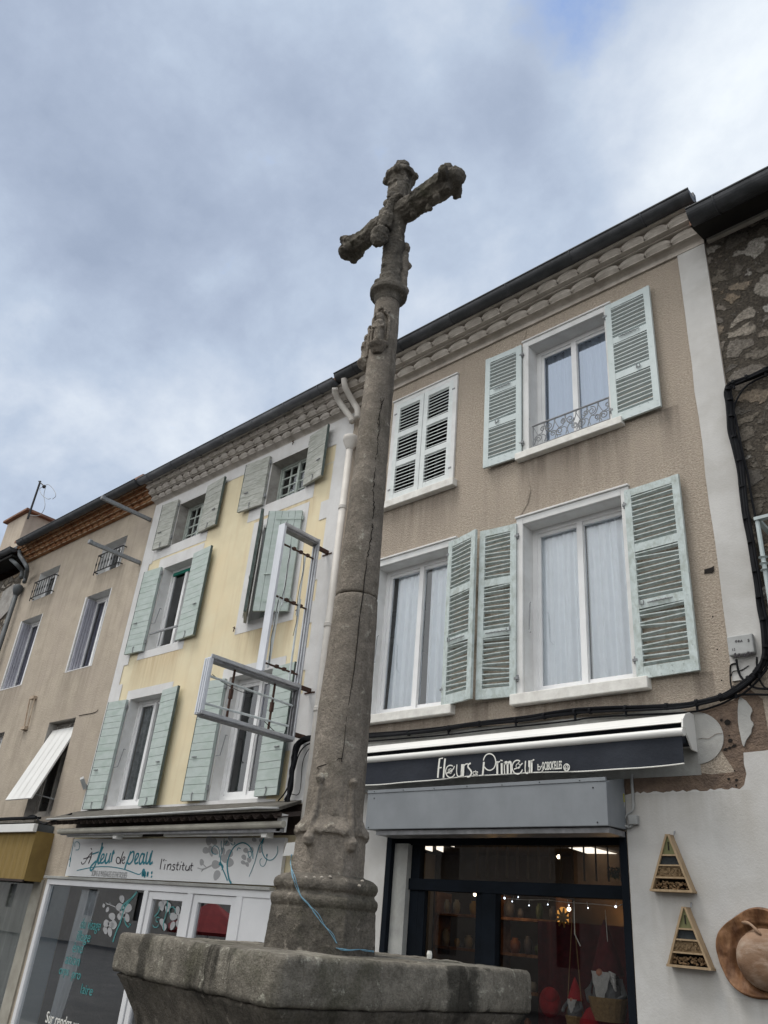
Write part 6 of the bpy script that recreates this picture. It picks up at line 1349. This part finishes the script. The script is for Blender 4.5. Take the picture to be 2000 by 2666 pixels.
def niche(px_, zb, zt, name, an=None):
    m = MB()
    c = shaftpt(*px_) if an is None else None
    a = math.atan2(c.y - KY, c.x - KX) if an is None else an
    d = Vector((cos(a), sin(a), 0)); t = Vector((-sin(a), cos(a), 0)); B = Vector((KX, KY, 0)) + d * .085; Hh = zt - zb
    m.tube([B + Vector((0, 0, zb - .05)), B + d * .02 + Vector((0, 0, zb)), B + d * .03 + Vector((0, 0, zb + .02))], [.035, .06, .062], 12)
    for s_ in (-1, 1): m.tube([B + t * s_ * .055 + d * .0 + Vector((0, 0, zb)), B + t * s_ * .055 + Vector((0, 0, zt - .04)), B + t * s_ * .02 + d * .02 + Vector((0, 0, zt))], .014, 6)
    m.tube([B + d * .028 + Vector((0, 0, zb + .02)), B + d * .034 + Vector((0, 0, zb + Hh * .35)), B + d * .034 + Vector((0, 0, zb + Hh * .6)), B + d * .022 + Vector((0, 0, zb + Hh * .72))], [.034, .030, .036, .018], 10)
    m.ball(B + d * .035 + Vector((0, 0, zb + Hh * .80)), .026, .026, .033)
    for s_ in (-1, 1): m.tube([B + t * s_ * .03 + d * .03 + Vector((0, 0, zb + Hh * .6)), B + t * s_ * .036 + d * .05 + Vector((0, 0, zb + Hh * .45)), B + d * .062 + Vector((0, 0, zb + Hh * .42))], .012, 6)
    m.tube([B - t * .05 + Vector((0, 0, zt)), B + d * .03 + Vector((0, 0, zt + .03)), B + t * .05 + Vector((0, 0, zt))], .014, 6)
    return weather(m.build(name, 'stone', cr), .006, .006, .03, .003)
niche(('A8', 610, 550), 4.98, 5.27, 'niche_figure')
niche(None, 4.93, 5.20, 'niche_figure', math.atan2(-.45, -1))
mm = MB()
for q in ((('A8', 520, 1120), .02), (('A8', 560, 1240), .014)): p = shaftpt(*q[0]); mm.ball(p, q[1], q[1] * .4, q[1])
# mortar crumbs
mm = MB()
for (k, x, y) in (('C6', 610, 350), ('C6', 700, 352), ('C6', 780, 350), ('C6', 868, 343), ('C6', 1185, 440), ('C6', 1218, 390)):
    r = ray(*zp(k, x, y)); t_ = (math.hypot(KX, 2.9) - .225) / math.hypot(r.x, r.y); mm.ball(CAM + r * t_, .010, .008, .006, 6, 4)
mm.build('mortar_crumb', 'patch', cr)

# basin slab
def line_stains(m, lines, c):
    t = NT(m.node_tree); b = next(n for n in m.node_tree.nodes if n.type == 'BSDF_PRINCIPLED'); src = b.inputs['Base Color'].links[0].from_socket
    co = t.new('ShaderNodeTexCoord').outputs['Object']; sp = t.new('ShaderNodeSeparateXYZ', {0: co}); tot = None
    wob = t.math('MULTIPLY', t.math('SUBTRACT', t.noise(t.scalev(co, (1, 1, 1.2)), 11, 6, .7), .5), .10)
    for (x, y, r) in lines:
        dx = t.math('SUBTRACT', sp.outputs[0], x); dy = t.math('SUBTRACT', sp.outputs[1], y)
        d = t.math('SQRT', t.math('ADD', t.math('MULTIPLY', dx, dx), t.math('MULTIPLY', dy, dy))); d = t.math('ADD', d, wob)
        k = t.math('MULTIPLY', t.math('SUBTRACT', 1.0, t.math('DIVIDE', d, r)), 2.5, clamp=True); tot = k if tot is None else t.math('ADD', tot, k, clamp=True)
    m.node_tree.links.new(t.mix(t.math('MULTIPLY', tot, .75), src, c), b.inputs['Base Color'])
ca_, sa_ = cos(RD(-7.5)), sin(RD(-7.5))
def rimpt(a, b): return (KX + .002 + a * ca_ - b * sa_, KY + a * sa_ + b * ca_)
line_stains(M_['stoneb'], [(*rimpt(.67, .18), .045), (*rimpt(.67, .30), .04), (*rimpt(.67, .39), .02), (*rimpt(-.36, -.67), .06)], (.028, .026, .022))
bs = thing('stone_basin', 'massive square mossy stone basin with dark run-off stains in front of the shop', 'stone basin', (KX, KY, 0))
def sq(mb, hw_, z): return [(KX - hw_, KY - hw_, z), (KX + hw_, KY - hw_, z), (KX + hw_, KY + hw_, z), (KX - hw_, KY + hw_, z)]
def sqloft(lv, top=True):
    m = MB(); vs = []; ca, sa = cos(RD(-7.5)), sin(RD(-7.5))
    for h_, z_ in lv:
        h_ *= 1.022; c_ = h_ * .04   # worn corners
        for (a, b) in ((-h_ + c_, -h_), (h_ - c_, -h_), (h_, -h_ + c_), (h_, h_ - c_), (h_ - c_, h_), (-h_ + c_, h_), (-h_, h_ - c_), (-h_, -h_ + c_)): vs.append((KX + .002 + a * ca - b * sa, KY + a * sa + b * ca, z_))
    fs = [tuple(range(7, -1, -1))] + [(i * 8 + k, i * 8 + (k + 1) % 8, (i + 1) * 8 + (k + 1) % 8, (i + 1) * 8 + k) for i in range(len(lv) - 1) for k in range(8)]
    return m.add(vs, fs + [tuple((len(lv) - 1) * 8 + k for k in range(8))])
m = sqloft([(.640, 1.497), (.662, 1.503), (.672, 1.49), (.675, 1.47), (.678, 1.40), (.676, 1.35), (.668, 1.338), (.60, 1.334)])
weather(m.build('rim', 'stoneb', bs), .010, .009, .45, .005)
m = sqloft([(.60, 1.34), (.662, 1.338), (.625, 1.28), (.575, 1.19), (.548, 1.10), (.54, .98), (.54, .86), (.66, .84), (.66, -.70)])
weather(m.build('pedestal', 'stonebase', bs), .014, .006, .5, .004)
o = MB().lathe([(.012, 0), (.014, .02), (.01, .035)], 0, 0, 8); p = F('B8', 507, 1030, 3.45); o.v = [(v[0] + p.x, v[1] + p.y, v[2] + 1.5) for v in o.v]; o = o.build('candle_stub', 'letter'); tag(o, 'tiny white candle stub on the basin rim right of the cross base', 'candle')
# blue twine
tw = MB(); path = [('C6', 455, 100), ('C6', 445, 200), ('C6', 470, 340), ('C6', 500, 440), ('C6', 545, 550), ('C6', 640, 640), ('C6', 720, 740), ('C6', 800, 850), ('C6', 880, 960), ('C6', 940, 1060)]
def onr(k, x, y, R): 
    p = onshaft(k, x, y, R, 0)
    if p is None:
        r = ray(*zp(k, x, y)); return CAM + r * (math.hypot(KX, 2.9) / math.hypot(r.x, r.y))
    return p
def prad(z): return .270 if z < 1.795 else (.23 if z < 1.82 else .190)
def onp(k, x, y):
    p = onr(k, x, y, .27)
    for _ in range(4): p = onr(k, x, y, prad(p.z))
    return p
for j_ in range(3):
    pts = [onr(k, x + rnd.uniform(-24, 24) * (1 if 0 < i < 9 else .3), y, .27) for i, (k, x, y) in enumerate(path)]
    pts = [onp(k, x + rnd.uniform(-20, 20) * (1 if 0 < i < 9 else .3), y) for i, (k, x, y) in enumerate(path)]
    tw.tube(catmull(pts, 5), .0013, 5)
for j_ in range(3):
    pts = [onr('C6', x, y + rnd.uniform(-8, 8), .275) for x, y in ((940, 1060), (1000, 1105), (1090, 1125), (1180, 1112), (1250, 1135), (1340, 1140))]; pts = [Vector((p.x, p.y, 1.515 + rnd.uniform(0, .01))) for p in pts]; tw.tube(catmull(pts, 4), .0014, 5)
o = tw.build('blue_twine', 'twine'); tag(o, 'loose strands of blue twine trailing down the cross plinth', 'twine')

# ================================================================== the other side of the square (only seen mirrored in glass)
ob = thing('terrace_house', 'plain beige terraced house across the square, behind the viewer', 'house', (-8, -26, 0))
hl = [(x, x + 1.1, z_, z_ + 1.7) for x in [-84 + 6.4 * i for i in range(15)] for z_ in (.9, 3.8)]
w_ = MB().sheet(-95, 14, -.8, 6.2, hl, -26); w_.build('wall', 'beige', ob)
MB().sheet(-95, 14, 0, 6.2, [], -26.2).build('window', 'darkroom', ob)
MB().add([(-95, -25.6, 6.1), (14, -25.6, 6.1), (14, -31, 8.2), (-95, -31, 8.2)], [(0, 1, 2, 3)]).build('roof', 'roof', ob)

ps = thing('parasol', 'red market parasol standing in the square left of the viewer, mirrored in the salon door', 'parasol', (-20.6, -8.6, -.7))
MB().tube([(-20.6, -8.6, -.7), (-20.6, -8.6, 2.0)], .025, 8).build('pole', 'white', ps)
MB().lathe([(1.30, 1.12), (1.34, 1.20), (.7, 1.60), (.05, 1.95)], -20.6, -8.6, 8).build('canopy', mat('faded_red_canvas', (.22, .02, .02), (.15, .012, .014), 5), ps)
